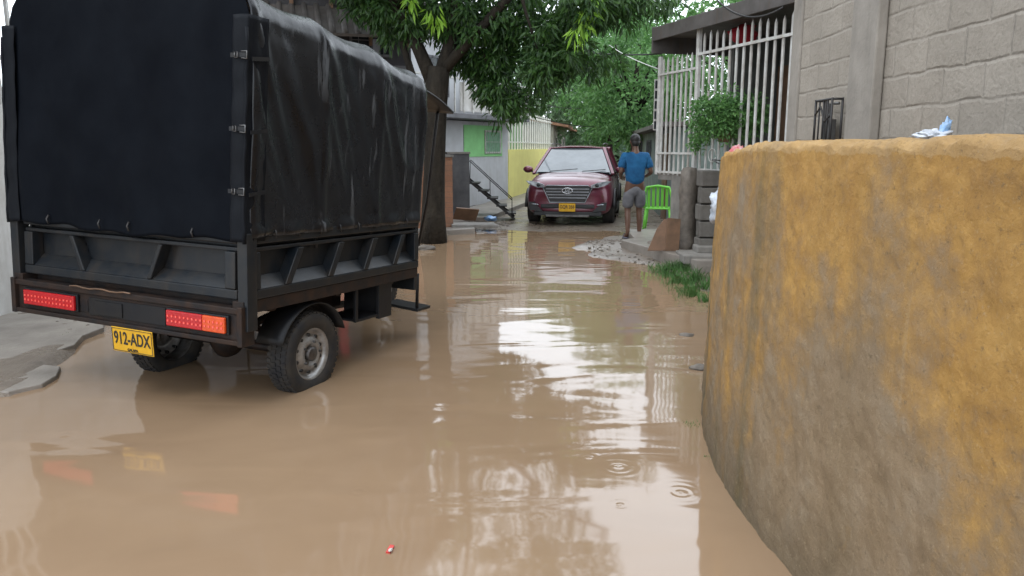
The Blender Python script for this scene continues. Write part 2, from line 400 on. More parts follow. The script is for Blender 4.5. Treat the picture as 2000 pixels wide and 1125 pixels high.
def cover(u, v):
    x, z = secp(u); y = LB*v+.02*(v-.5)
    k = sstep(1.06, 2.3, z)
    z -= .20*v*k+.04*k*sstep(.6,1,v)
    hp = max(math.exp(-((y-h)/.035)**2) for h in hoops)
    sag = min(abs(y-h) for h in hoops)
    top = sstep(2.22, 2.46, z+.2*v)
    z -= top*.028*sstep(0,.3,sag); z += top*.008*hp
    side = 1-top
    zz = max(0, 2.3-z)
    near = [h for h in hoops if h <= y+.05] or [hoops[0]]; h0 = near[-1]
    diag = (y-h0)-.42*zz
    fold = .020*math.exp(-(diag/.045)**2)*sstep(1.15,1.9,z)+.012*math.exp(-((diag+.16+.05*nz(z*2,h0))/.035)**2)*sstep(1.1,1.7,z)+.010*math.exp(-((diag-.2)/.06)**2)*sstep(1.1,1.6,z)
    fold += .008*math.sin(7*(y*1.2+.5*(z-1.2))+2.5*nz(y*1.6, z*1.3))*sstep(1.06,1.5,z)
    r1 = 1-abs(2*nz(y*1.9+z*1.2, z*1.2, 5)); fold += .010*(r1**3-.4)
    fold += .004*nz(y*8+z*4, z*3, 9)
    sg = 1 if x > 0 else -1
    x += sg*side*(fold*.9-.022*sstep(0,.3,sag)*sstep(1.06,1.6,z)+.012*hp)
    if z < 1.12: x += sg*.010*math.sin(y*21)+sg*.008
    x += LEAN*sstep(1.05,2.4,z)
    return Vector((x, y, z))
b = MB(); b.grid(cover, 180, 150); o = b.build('tarpaulin_cover', tarp_side_m, TK, solid=.006)
SS = sorted([(p[0], p[1]) for p in sec[4:]])
def rear(u, v):
    x = lerp(-.988, .988, u); ax = abs(x)
    zt = interp(SS, ax)
    z = lerp(1.03+.012*math.sin(9*u)+.008*math.sin(31*u), zt-.004, v)
    e = min(1, (.988-ax)/.12)
    y = -.012-.03*e+.022*nz(x*2.1, z*1.1, 2)*e+.010*nz(x*6, z*2.5, 3)*e+.014*math.sin(x*13+2*z)*e*(1-v)**2
    return Vector((x+LEAN*sstep(1.05,2.4,z), y, z))
b = MB(); b.grid(rear, 90, 80); b.build('rear_flap', tarp_rear_m, TK, solid=.005)
for sg in (1, -1):
    def strip(u, v, sg=sg):
        z = lerp(1.04, 2.30, v)
        wv = .010*math.sin(v*40)*.5+.016*nz(z*5, u*3, 3+sg); lx = LEAN*sstep(1.05,2.4,z)
        if u < .5: return Vector((lx+sg*(lerp(.90,1.012,u*2)), -.048-.012*math.sin(u*2*math.pi)+wv*.4, z))
        return Vector((lx+sg*(1.012+wv*.4+.005*math.sin(u*20)), lerp(-.048,.11,(u-.5)*2), z))
    b = MB(); b.grid(strip, 16, 50); b.build('corner_strip', tarp_strip_m, TK, solid=.005)
    b = MB(); b.tube([(LEAN*sstep(1.05,2.4,1.03+.08*i)+sg*(1.008+.004*math.sin(i*2)), -.055, 1.03+.08*i) for i in range(16)], .010, 8); b.build('corner_cord', tarp_strip_m, TK)
for z in (2.08,1.68,1.33):
    lx = LEAN*sstep(1.05,2.4,z)-.03
    b = MB(); b.hexa([(lx+x, y, zz) for zz in (z-.012, z+.012) for y in (-.076,-.070) for x in (.94,1.05)]); s_ = b.build('strap', black_paint, TK)
    b = MB(); b.box((lx+1.062,.03,z-.01), (.006,.14,.022), Euler((.12,0,0))); b.build('strap', black_paint, TK)
    b = MB(); b.tube([(lx+.975,-.082,z-.015),(lx+.995,-.082,z-.015),(lx+.995,-.082,z+.015),(lx+.975,-.082,z+.015),(lx+.975,-.082,z-.015)], .003, 6); b.build('buckle', steel, s_)
    b = MB(); b.tube([(lx+1.02,-.08,z-.018),(lx+1.05,-.07,z-.02),(lx+1.05,-.07,z+.02),(lx+1.02,-.08,z+.018)], .004, 6); b.build('buckle', steel, s_)
for h in hoops:
    b = MB(); b.tube([Vector((p[0]*.955+LEAN*.6*sstep(1.05,2.4,p[1]), h, p[1]-.05-.09*h)) for p in full], .014, 8); b.build('hoop', iron, TK)
def pm_side(a, o_, z): return Vector((hw+o_, a, z))
def pm_left(a, o_, z): return Vector((-hw-o_, a, z))
def pm_rear(a, o_, z): return Vector((a, -o_, z))
def pm_front(a, o_, z): return Vector((a, LB+o_, z))
def hx(b, pm, a0, a1, o0, o1, z0, z1, sh=0):
    b.hexa([pm(a+(sh if z == z1 else 0), o_, z) for z in (z0, z1) for o_ in (o0, o1) for a in (a0, a1)])
def panel(name, pm, A0, A1, ribs, zb=.69, zt=1.09):
    b = MB(); hx(b, pm, A0, A1, -.075, -.06, zb, zt); p = b.build(name, bed_paint, TK, .003)
    b = MB(); hx(b, pm, A0, A1, -.059, .018, zt-.07, zt); b.build('top_rail', bed_paint, p, .008)
    b = MB(); hx(b, pm, A0, A1, -.059, .004, zt-.115, zt-.09); b.build('top_rail', bed_paint, p, .006)
    b = MB(); hx(b, pm, A0, A1, -.059, .022, zb, zb+.06); b.build('bottom_rail', bed_paint, p, .008)
    b = MB(); b.hexa([pm(a, o_, z) for z, oo in ((zb+.061, (-.059,.016)), (zb+.13, (-.059,-.052))) for o_ in oo for a in (A0+.02, A1-.02)]); b.build('sill', bed_paint, p)
    for (a, sh, wd) in ribs:
        b = MB(); b.hexa([pm(a+s_*sh+dd, o_, z) for z, s_ in ((zb+.062, 0), (zt-.116, 1)) for o_ in (-.059, .022 if s_ else .026) for dd in (-wd/2, wd/2)])
        b.build('rib', bed_paint, p, .006)
panel('side_panel', pm_side, 0.03, LB, [(.06,0,.06),(.34,.13,.06),(.78,.13,.06),(1.20,.13,.06),(1.60,.13,.06),(1.93,0,.06)])
panel('side_panel', pm_left, 0.03, LB, [(.06,0,.06),(.34,.1,.06),(.78,.1,.06),(1.20,.1,.06),(1.60,.1,.06),(1.93,0,.06)])
panel('tailgate', pm_rear, -hw+.06, hw-.06, [(-.87,0,.08),(-.36,-.10,.035),(.22,.10,.035),(.87,0,.08)])
for sg in (1,-1):
    b = MB(); b.box((sg*(hw-.0), .0, .80), (.075,.085,.58)); b.build('corner_post', bed_paint, TK, .006)
b = MB(); hx(b, pm_front, -hw, hw, -.03, .02, .5, 1.2); b.build('front_board', bed_paint, TK, .004)
b = MB(); hx(b, pm_side, -.05, LB, -.07, .012, .61, .688); b.build('side_beam', rusty, TK, .004)
b = MB(); hx(b, pm_left, -.05, LB, -.07, .012, .61, .688); b.build('side_beam', rusty, TK, .004)
b = MB(); b.b2(-.9,.9,.05,LB-.05,.63,.675); b.build('bed_floor', rusty, TK)
for y in (.3,1.0,1.7): b = MB(); b.box((0,y,.6), (1.82,.06,.05)); b.build('cross_member', rusty, TK)
for x in (-.33,.33): b = MB(); b.box((x, 1.2, .53), (.07,2.5,.085)); b.build('chassis_rail', rusty, TK, .004)
b = MB(); b.b2(-hw-.01, hw+.01, -.07, .02, .425, .455); b.b2(-hw, hw, -.045, .0, .45, .61); b.b2(-hw-.01, hw+.01, -.065, .02, .612, .65)
bm_ = b.build('rear_beam', rusty, TK, .006)
for sg in (1,-1): b = MB(); b.box((sg*(hw+.0),-.02,.54), (.04,.11,.24)); b.build('beam_end', rusty, bm_, .006)
b = MB(); b.b2(-.28,.38,-.052,-.046,.475,.59); b.build('beam_plate', black_paint, bm_, .004)
b = MB(); b.b2(-.22,.02,-.06,-.053,.485,.575); b.build('beam_plate', black_paint, bm_, .004)
b = MB(); b.tube([(-.42+.06*i, -.076, .655+.005*math.sin(i*1.7)) for i in range(10)], .005, 6); b.build('rope', brown_board, bm_)
for (x0, x1, rev) in ((.42,.88,1), (-.86,-.38,-1)):
    b = MB(); b.b2(x0-.012, x1+.012, -.066, -.046, .482, .598); hs = b.build('tail_lamp', black_paint, TK, .006)
    zc0, zc1 = .492, .588; xm = lerp(x0, x1, .62)
    if rev > 0:
        b = MB(); b.b2(x0, xm, -.086, -.066, zc0, zc1); b.build('red_lens', red_lamp, hs, .006)
        b = MB(); b.b2(xm+.002, x1, -.086, -.066, zc0, zc1); b.build('amber_lens', amber_lamp, hs, .006)
    else:
        b = MB(); b.b2(x0, x1, -.086, -.066, zc0, zc1); b.build('red_lens', red_lamp, hs, .006)
    for zz in (.524,.554):
        for i in range(14):
            xx = lerp(x0+.02, x1-.02, i/13)
            b = MB(); b.box((xx,-.087,zz), (.011,.006,.012)); b.build('lens_facet', facet_m, hs)
PXc = .12
b = MB(); b.box((PXc,-.072,.352), (.35,.006,.16), Euler((R(4),0,0))); pl = b.build('licence_plate', plate_y, TK, .003)
b = MB(); b.tube([(PXc-.17,-.07,.425),(PXc+.17,-.07,.425)], .006, 6); b.build('bracket', iron, pl)
text('plate_number', '912-ADX', .115, ink, pl, (PXc,-.0775,.36), (R(94),0,0), xs=.68)
text('plate_town', 'GALAPA', .024, ink, pl, (PXc,-.073,.292), (R(94),0,0))
b = MB(); zc = .352
for (x0,z0,x1,z1) in ((PXc-.168,.280,PXc+.168,.280),(PXc-.168,.424,PXc+.168,.424),(PXc-.168,.280,PXc-.168,.424),(PXc+.168,.280,PXc+.168,.424)):
    b.bar((x0,-.0757-.07*(z0-zc),z0),(x1,-.0757-.07*(z1-zc),z1),.004,.003)
b.build('plate_border', ink, pl)
for a in [(.22*i) for i in range(1,9)]:
    b = MB(); b.tube([(hw+.02,a,1.1),(hw+.032,a,1.075),(hw+.028,a,1.045)], .004, 6); b.build('hook', iron, TK)
for a in (-.62,-.15,.1,.62):
    b = MB(); b.tube([(a,-.05,1.10),(a,-.066,1.075),(a+.01,-.06,1.045)], .006, 6); b.build('hook', iron, TK)
def wheel(par, x, y, z, r, wd, out, name='wheel'):
    M = Matrix.Translation((x, y, z))@Matrix.Rotation(R(90)*out, 4, 'Y')
    b = MB(); hwd = wd/2
    b.lathe([(r*.60,-hwd*.8),(r*.64,-hwd),(r*.86,-hwd*1.08),(r*.955,-hwd*.9),(r*.985,-hwd*.6),(r*.985,hwd*.6),(r*.955,hwd*.9),(r*.86,hwd*1.08),(r*.64,hwd),(r*.60,hwd*.8)], M, 48)
    n = 44
    for i in range(n):
        for row, off in ((-.72,0),(-.25,.5),(.25,0),(.72,.5)):
            t = 2*math.pi*(i+off)/n
            rr = r*(.99 if abs(row) < .5 else .975)
            Mr = M@Matrix.Rotation(t, 4, 'Z')@Matrix.Translation((rr, 0, row*hwd))
            b.hexa([Mr@Vector((sx*r*.018, sy*r*.046, sz*hwd*.2)) for sz in (-1,1) for sy in (-1,1) for sx in (-1,1)])
    T = b.build(name, rubber, par)
    b = MB()
    b.lathe([(r*.60,-hwd*.8),(r*.60,hwd*.75),(r*.63,hwd*.86),(r*.60,hwd*.92),(r*.55,hwd*.6),(r*.50,hwd*.30),(r*.44,hwd*.42),(r*.36,hwd*.72),(r*.26,hwd*.80),(r*.24,hwd*.5),(r*.0,hwd*.5)], M, 40)
    rim = b.build('rim', silver, T)
    for i in range(10):
        t = 2*math.pi*i/10; Mr = M@Matrix.Rotation(t, 4, 'Z')@Matrix.Translation((r*.445, 0, hwd*.40))
        b = MB(); b.lathe([(0,0.012),(r*.042,0.012),(r*.042,-.02)], Mr, 10); b.build('vent_hole', ink, rim)
    b = MB(); b.lathe([(r*.17,hwd*.4),(r*.17,hwd*.9),(r*.12,hwd*1.0),(0,hwd*1.02)], M, 20); b.build('hub', steel, rim)
    for i in range(5):
        t = 2*math.pi*(i+.3)/5; Mr = M@Matrix.Rotation(t, 4, 'Z')@Matrix.Translation((r*.29, 0, hwd*.75)); b = MB(); b.lathe([(0,.022),(.008,.022),(.009,0)], Mr, 6, False); b.build('wheel_nut', steel, rim)
    return T
WY = .66
wheel(TK, .87, WY, .225, .29, .16, 1)
wheel(TK, -.36, WY, .195, .29, .16, -1)
wheel(TK, 0, 2.95, .30, .27, .11, 1)
b = MB(); b.tube([(-.35,WY,.22),(.82,WY,.23)], .035, 10); b.build('axle', rusty, TK)
b = MB(); b.blob((.2,WY,.24), (.13,.12,.13), .1); b.build('differential', rusty, TK)
b = MB(); b.tube([(.2,WY+.08,.27),(.1,1.9,.42)], .03, 8); b.build('drive_shaft', rusty, TK)
for x in (-.2,.62):
    b = MB()
    for k in range(4): 
        Lk = .42-.08*k
        b.tube([(x, WY-Lk, .48-.02*k), (x, WY, .33-.018*k), (x, WY+Lk, .48-.02*k)], .014, 6)
    b.build('leaf_spring', rusty, TK)
b = MB()
def arch(u, v):
    t = lerp(R(20), R(160), u); return Vector((lerp(.75,.965,v), WY+.36*math.cos(t), .23+.35*math.sin(t)))
b.grid(arch, 16, 2)
b.build('mudguard', black_paint, TK, solid=.006)
b = MB(); b.b2(.60,.96,1.50,1.53,.36,.62); b.b2(.935,.965,1.44,1.62,.34,.62); b.build('mud_flap', black_paint, TK, .004)
b = MB(); b.b2(.66,.96,1.16,1.49,.36,.38); b.b2(.935,.96,1.14,1.17,.36,.60); b.build('side_guard', black_paint, TK, .004)
b = MB(); b.box((.5,1.25,.50), (.25,.36,.18)); b.build('battery_box', rusty, TK, .01)
b = MB(); b.tube([(.40,.9,.40),(.40,1.9,.34)], .03, 8); b.build('exhaust', rusty, TK)
for sg in (1,-1):
    b = MB(); b.box((sg*.78,2.17,.32), (.34,.22,.025), Euler((0,R(4)*sg,0))); fr_ = b.build('footrest', black_paint, TK, .004)
    b = MB(); b.tube([(sg*.93,2.08,.32),(sg*.93,2.08,.62)], .014, 8); b.build('footrest_post', black_paint, fr_)
b = MB(); b.b2(-.45,.45,2.06,2.40,.80,.92); b.build('seat', black_paint, TK, .03)
b = MB(); b.b2(-.45,.45,2.04,2.12,.93,1.30); b.build('backrest', black_paint, TK, .03)
b = MB(); b.b2(-.40,.40,2.05,2.42,.40,.79); b.build('engine_housing', black_paint, TK, .02)
b = MB(); b.blob((0,2.62,.78), (.17,.26,.15), .05); b.build('fuel_tank', black_paint, TK)
for sg in (1,-1): b = MB(); b.tube([(sg*.10,2.95,.30),(sg*.10,2.86,.75),(sg*.08,2.75,1.05)], .02, 8); b.build('fork_leg', steel, TK)
b = MB(); b.tube([(-.42,2.55,1.12),(-.3,2.62,1.12),(-.1,2.75,1.06),(.1,2.75,1.06),(.3,2.62,1.12),(.42,2.55,1.12)], .014, 8); b.build('handlebar', iron, TK)
b = MB(); b.lathe([(0,.10),(.07,.09),(.10,.05),(.09,-.03),(0,-.08)], Matrix.Translation((0,2.92,.98))@Matrix.Rotation(R(-90),4,'X'), 20); b.build('headlamp', chrome, TK)
b = MB(); b.grid(lambda u, v: Vector((lerp(-.9,.95,u), lerp(2.0,2.62,v), 2.14-.05*v-.10*v*v+.04*math.sin(math.pi*u))), 20, 10); b.build('cab_roof', black_paint, TK, solid=.02)
for sg in (1,-1): b = MB(); b.tube([(sg*.80,2.60,1.98),(sg*.55,2.90,1.2),(sg*.42,2.98,.75)], .014, 8); b.build('roof_strut', iron, TK)

# ------------------------------------------------------------------ ochre wall in front
path = [(1.40,-.3),(1.32,.6),(1.24,1.4),(1.165,2.1),(1.11,2.67),(1.065,3.1),(1.06,3.57),(1.12,4.1),(1.20,4.5),(1.28,4.78),(1.42,5.0),(1.66,5.12),(2.0,5.16),(2.58,5.18)]
pl_acc = [0]
for a, b_ in zip(path, path[1:]): pl_acc.append(pl_acc[-1]+math.hypot(a[0]-b_[0], a[1]-b_[1]))
PX = list(zip(pl_acc, [p[0] for p in path])); PY = list(zip(pl_acc, [p[1] for p in path]))
def pth(u):
    s_ = u*pl_acc[-1]; return Vector((sum(interp(PX, s_+q) for q in (-.15,-.05,.05,.15))/4, sum(interp(PY, s_+q) for q in (-.15,-.05,.05,.15))/4, 0))
def ow(u, v):
    p = pth(u); q = (pth(min(1, u+.03))-pth(max(0, u-.03))).normalized(); nrm = Vector((-q.y, q.x, 0))
    ht = 1.625+.014*nz(p.y*2.5, p.x*2.5, 1)+.012*nz(p.y*9, p.x*9, 2)+.009*nz(p.y*26, p.x*26, 2)-.08*sstep(3.2,4.6,p.y)
    if v < .72:
        k = v/.72; z = lerp(-.3, ht-.03, k); off = .05*(1-k)
    elif v < .8: k = (v-.72)/.08; z = ht-.03+.03*math.sin(k*math.pi/2); off = -.035*(1-math.cos(k*math.pi/2))
    else: k = (v-.8)/.2; z = ht-.005*k; off = -.035-.30*k
    bumpy = .012*nz(p.y*2.3, z*2.0, 3)+.008*nz(p.y*7, z*7, 5)+.005*nz(p.y*22, z*22, 3)
    P = p+nrm*(off+(bumpy if v < .8 else bumpy*.3)); P.z = z+(.010*nz(p.y*16, k*2, 8) if v >= .72 else 0)
    return P
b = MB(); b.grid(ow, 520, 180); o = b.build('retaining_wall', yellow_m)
tag(o, 'low curved wall of stained ochre render filling the right foreground', 'wall')

bagc = mat('white_plastic_bag', (.55,.58,.63), (.40,.44,.50), 14, .3, 0, .6, 25, .01)
bagb = mat('blue_plastic_bag', (.04,.22,.52), (.4,.5,.62), 22, .3, 0, .4, 25, .01)
bg = thing('plastic_bag', 'crumpled white and blue plastic bag lying on the ochre wall top', 'bag', (1.31,2.42,1.625))
b = MB(); b.blob((-.01,0,.010), (.05,.03,.016), 1.0, 3.2, 30, 18, 4); b.build('bag_body', bagc, bg)
b = MB(); b.blob((.024,0,.028), (.014,.010,.032), 1.0, 3, 16, 12, 8, Euler((0,.35,0)).to_matrix()); b.build('bag_knot', bagb, bg)

# ------------------------------------------------------------------ block building (right)
BB = thing('block_building', 'tall unrendered grey concrete block building with pilaster behind the ochre wall', 'building', (2.58,7.3,0), (0,0,R(-90)))
def house_part(par, name, m, fn, bev=0):
    b = MB(); fn(b); return b.build(name, m, par, bev)
house_part(BB, 'wall', block_m, lambda b: (b.b2(1.45,9,0.03,4,0,6.2), b.b2(0.20,1.4499,.0,4,0,6.2)))
pil = mat('smooth_grey_concrete', (.28,.252,.218), (.20,.18,.155), 3, .85, 0, .6, 30, .008, streak=.4, scol=(.14,.125,.105))
house_part(BB, 'pilaster', pil, lambda b: b.b2(1.32,1.74,-.05,.025,0,6.2), .012)
house_part(BB, 'pilaster', pil, lambda b: b.b2(-.02,.195,-.02,.5,0,6.2), .012)
house_part(BB, 'roof', roof_m, lambda b: b.b2(-.1,9.1,-.1,4.1,6.205,6.3))
gm = thing('meter_cage', 'small dark iron meter cage fixed to the block wall', 'meter cage', (2.56,6.22,1.56), (0,0,R(-90)))
b = MB()
for x in (-.16,.16):
    for y in (-.02,-.10): b.tube([(x,y,0),(x,y,.42)], .010, 6)
for z in (.01,.41):
    b.tube([(-.16,-.02,z),(-.16,-.10,z),(.16,-.10,z),(.16,-.02,z)], .010, 6)
for x in (-.08,0,.08): b.tube([(x,-.10,0),(x,-.10,.41)], .007, 6)
b.tube([(-.16,-.10,.3),(-.05,-.105,.36),(.05,-.105,.24),(.16,-.10,.3)], .008, 6)
b.build('cage_bars', iron, gm)
b = MB(); b.box((0,-.05,.18), (.14,.06,.16)); b.tube([(0,-.05,.24),(0,-.05,.38),(.1,-.02,.38)], .012, 8); b.build('meter', steel, gm, .01)

# ------------------------------------------------------------------ fenced porch house (right)
P0 = Vector((3.18,9.1,0)); P1 = Vector((2.26,12.0,0)); d = (P0-P1); LF = d.length; ang = math.atan2(d.y, d.x)
PH = thing('porch_house', 'low house with thin grey roof and caged porch beside the block building', 'house', P1, (0,0,ang))
ph_wall = mat('porch_plaster', (.16,.165,.155), (.10,.10,.095), 3, .8, 0, .3, 20, streak=.5)
teal = mat('teal_plaster', (.14,.32,.28), (.09,.22,.2), 3, .8, 0, .2)
house_part(PH, 'base_wall', concrete, lambda b: b.b2(.42,LF+1.1,0,.16,.0,1.24))
house_part(PH, 'porch_floor', concrete, lambda b: b.b2(.42,LF+1.1,.165,2.6,0,1.0))
house_part(PH, 'porch_ledge', concrete, lambda b: b.b2(.0,.41,.0,.5,1.12,1.24))
house_part(PH, 'back_wall', ph_wall, lambda b: b.b2(.0,LF+1.1,1.7,1.85,0.2,3.2))
house_part(PH, 'side_wall', ph_wall, lambda b: b.b2(.42,.52,.9,1.69,1.0,3.2))
house_part(PH, 'teal_panel', teal, lambda b: b.b2(1.0,1.6,1.66,1.69,1.0,2.8))
house_part(PH, 'teal_panel', teal, lambda b: b.b2(2.3,2.9,1.66,1.69,1.5,2.7))
house_part(PH, 'roof', roof_m, lambda b: (b.b2(-.04,LF+1.4,-.12,2.0,3.23,3.29), b.b2(-.04,LF+1.4,-.15,-.122,3.17,3.36), b.b2(-.07,-.042,-.15,2.0,3.00,3.38)), .006)
for i in range(14): house_part(PH, 'roof_sheet', roof_m, lambda b: b.tube([(.0+.33*i,-.13,3.32),(.0+.33*i,2.0,3.44)], .06, 6))
house_part(PH, 'door', brown_board, lambda b: b.b2(.58,.92,1.64,1.68,1.0,2.8))
FN = thing('window_cage', 'tall white painted steel bar cage with pointed bars across the porch', 'railing', P1, (0,0,ang))
XS = LF*.355
def pointed(b, x, z0, z1, wd=.036):
    b.add([(x-wd/2,-.029,z0),(x+wd/2,-.029,z0),(x+wd/2,-.011,z0),(x-wd/2,-.011,z0),(x-wd/2,-.029,z1),(x+wd/2,-.029,z1),(x+wd/2,-.011,z1),(x-wd/2,-.011,z1),(x,-.02,z1+.06)],
          [(0,1,5,4),(1,2,6,5),(2,3,7,6),(3,0,4,7),(4,5,8),(5,6,8),(6,7,8),(7,4,8),(3,2,1,0)])
x = .10; i = 0
while x < XS-.04:
    b = MB(); pointed(b, x, 1.20, 2.86); b.build('bar', white_paint, FN); x += .135; i += 1
x = XS+.14
while x < LF+.9:
    b = MB(); pointed(b, x, 1.20, 3.06+.03*math.sin(i)); b.build('bar', white_paint, FN); x += .155; i += 1
for xx, hh, zc in ((XS,2.1,2.20),(0,1.75,2.07),(LF+1.0,2.0,2.2)): b = MB(); b.box((xx,-.02,zc), (.07,.05,hh)); b.build('post', white_paint, FN, .004)
for z in (1.24,1.52,2.68): b = MB(); b.box((XS/2,-.045,z), (XS,.022,.03)); b.build('cross_rail', white_paint, FN)
for z in (1.30,2.86): b = MB(); b.box(((XS+LF+1)/2,-.045,z), (LF+1-XS,.022,.035)); b.build('cross_rail', white_paint, FN)
for k in range(5):
    xx = XS+.5+.5*k
    b = MB(); b.tube([(xx+.09*math.cos(t*.5), -.05, 1.50+.09*math.sin(t*.5)) for t in range(13)], .008, 6); b.build('scroll', white_paint, FN)
pst = thing('poster_panel', 'narrow hanging panel of small dark photographs at the far end of the white cage', 'sign', W(1283,205,12.05), (0,0,R(4)))
b = MB(); b.box((0,0,0), (.10,.012,.78)); b.build('board', white_paint, pst)
for k in range(5):
    b = MB(); b.box((0,-.008,.31-.155*k), (.078,.004,.12)); b.build('picture', glass_dark, pst)
ro = MB(); ro.blob((0,0,0), (.19,.05,.13), .5, 2.2, 18, 12, 2); ro.tube([(0,0,.08),(0,0,.40)], .005, 5)
o = ro.build('hanging_ornament', mat('red_cloth', (.40,.02,.03), (.28,.01,.02), 6, .8)); o.location = W(1452,68,10.3); tag(o, 'red cloth ornament hanging behind the white bars under the porch roof', 'ornament')

def leaf(b, p, dirv, L, wd, nrm=None):
    dirv = dirv.normalized(); s_ = dirv.cross(nrm or Vector((random.gauss(0,1), random.gauss(0,1), random.gauss(0,1))))
    if s_.length < 1e-4: return
    s_ = s_.normalized()*wd/2; up = s_.cross(dirv).normalized()*wd*.18
    m1 = p+dirv*L*.45
    b.add([p, m1+s_+up, p+dirv*L, m1-s_+up, m1], [(0,1,4),(1,2,4),(0,4,3),(4,2,3)])
def rnd_in():
    while True:
        v = Vector((random.uniform(-1,1), random.uniform(-1,1), random.uniform(-1,1)))
        if v.length <= 1: return v
def clump(b, c, r, n, L, wd, droop=.5):
    for _ in range(n):
        q = rnd_in(); p = c+q*r
        d_ = (q*1.0+Vector((random.gauss(0,.4), random.gauss(0,.4), -droop+random.gauss(0,.3))))
        leaf(b, p, d_, L*random.uniform(.6,1.2), wd*random.uniform(.7,1.2))
def crown(b, c, rad, ncl, per, cr, L, wd, droop=.5, shell=.55, seed=0, gate=-.12):
    k = 0; tries = 0
    while k < ncl and tries < ncl*6:
        tries += 1; q = rnd_in()
        if q.length < shell and random.random() < .6: continue
        if nz(q.x*2.2+seed, q.y*2.2, q.z*2.2) < gate: continue
        clump(b, Vector(c)+Vector((q.x*rad[0], q.y*rad[1], q.z*rad[2])), cr*random.uniform(.6,1.3), per, L, wd, droop); k += 1

bu = thing('hanging_plant', 'bushy green plant growing out through the white porch bars', 'plant', W(1425,228,9.85))
b = MB(); crown(b, (0,0,0), (.50,.18,.30), 190, 26, .10, .065, .03, .3, .1, 0, -1); b.build('foliage', leaf_mid, bu)
b = MB(); b.lathe([(0,-.32),(.10,-.32),(.14,-.14),(.12,-.14),(.0,-.16)], Matrix.Translation((0,.1,0)), 20); b.build('pot', brown_board, bu)
bu = thing('hanging_plant', 'smaller sprawling plant low behind the white bars near the tall post', 'plant', W(1368,262,10.5))
b = MB(); crown(b, (0,0,0), (.16,.15,.22), 30, 20, .07, .06, .026, .4, .2, 3, -1); b.build('foliage', leaf_mid, bu)

b = MB()
for k in range(5): b.box((.0+.015*(k%2),0,.19+.11+.225*k), (.28,.26,.205), Euler((0,0,.05*(-1)**k)))
b.box((-.0,.06,.72), (.22,.14,1.15))
for k in range(5): b.box((.16,-.02,.13+.225*k), (.14,.2,.06))
o = b.build('block_pillar', mat('dark_weathered_concrete', (.15,.14,.125), (.09,.08,.07), 4, .8, 0, .6, 22, .01, streak=.4), None, .012); q = W(1384,420,10.3); o.location = (q.x, 10.35, 0); tag(o, 'rough pillar of stacked grey blocks below the white bars', 'pillar')
b = MB()
prof = [(.115+.03*nz(k*.8,1), .05+.14*k) for k in range(9)]
b.lathe([(0,.02)]+prof+[(.08,1.22),(0,1.24)], Matrix.Identity(4), 18)
for i, v in enumerate(b.v): b.v[i] = (v[0]+.05*nz(v[0]*9, v[1]*9, v[2]*5), v[1]+.05*nz(v[1]*9, v[0]*9, v[2]*5+4), v[2])
o = b.build('rough_post', stone_m); q = W(1340,470,10.9); o.location = (q.x, q.y, .1); tag(o, 'knobbly rough concrete post beside the stacked block pillar', 'post')
b = MB(); b.prism([(-.26,0),(.10,0),(.16,.50),(.02,.52),(-.10,.36)], Matrix.Rotation(R(78),4,'X'), .03); b.prism([(.02,0),(.25,0),(.28,.52),(.06,.54)], Matrix.Translation((0,-.02,0))@Matrix.Rotation(R(82),4,'X')@Matrix.Rotation(R(4),4,'Y'), .03)
o = b.build('leaning_board', brown_board, None, .004); q = G(1295,490,.19); o.location = (q.x, q.y, .19); o.scale = (.85,1,.85); tag(o, 'warped wet brown board leaning against the rough post', 'board')
b = MB(); b.blob((0,0,0), (.09,.08,.16), .7, 3, 24, 20, 6)
o = b.build('plastic_bag', bagc); o.location = (1.66,6.05,1.12); tag(o, 'white plastic bag hanging at the far end of the ochre wall', 'bag')
b = MB(); b.tube([(1.66,6.05,1.24),(1.66,6.05,1.45),(1.7,6.6,1.5),(2.0,7.2,1.48),(2.62,7.4,1.6)], .006, 5)
o = b.build('cord', iron); tag(o, 'thin cord carrying the white bag beyond the ochre wall', 'cord')
b = MB(); b.blob((0,0,0), (.05,.04,.045), .8, 3, 14, 10, 3)
o = b.build('wrapper', mat('red_white_wrapper', (.5,.04,.05), (.55,.5,.5), 18, .4)); o.location = (1.46,5.05,1.565); tag(o, 'red and white crumpled wrapper on the far tip of the ochre wall', 'litter')
b = MB(); b.box((0,0,.07), (.75,.55,.12)); b.box((.1,.12,.17), (.5,.3,.09))
o = b.build('step', concrete, None, .015); o.location = (2.6,10.1,.10); tag(o, 'broken concrete step below the stacked block pillar', 'step')

def chair():
    T = thing('plastic_chair', 'lime green plastic armchair on the right pavement behind the walking man', 'chair', (2.72,14.3,.09), (0,0,R(165)))
    b = MB(); b.grid(lambda u, v: Vector((lerp(-.23,.23,u), lerp(-.22,.22,v), .42-.015*math.sin(math.pi*u)*math.sin(math.pi*v))), 8, 8); b.build('seat', chair_green, T, solid=.02)
    b = MB()
    for k in range(5): b.box((-.16+.08*k,.235,.63), (.05,.018,.40), Euler((R(-8),0,0)))
    b.tube([(-.24,.215,.42),(-.25,.25,.62),(-.20,.275,.80),(0,.285,.83),(.20,.275,.80),(.25,.25,.62),(.24,.215,.42)], .024, 8); b.build('backrest', chair_green, T)
    for sg in (1,-1):
        b = MB(); b.tube([(sg*.25,.22,.64),(sg*.28,.0,.65),(sg*.27,-.20,.63),(sg*.25,-.22,.42)], .022, 8); b.build('armrest', chair_green, T)
        for yy in (.2,-.2):
            b = MB(); b.tube([(sg*.21,yy,.41),(sg*.25,yy*1.2,.0)], [.026,.018], 6); b.build('leg', chair_green, T)
chair()

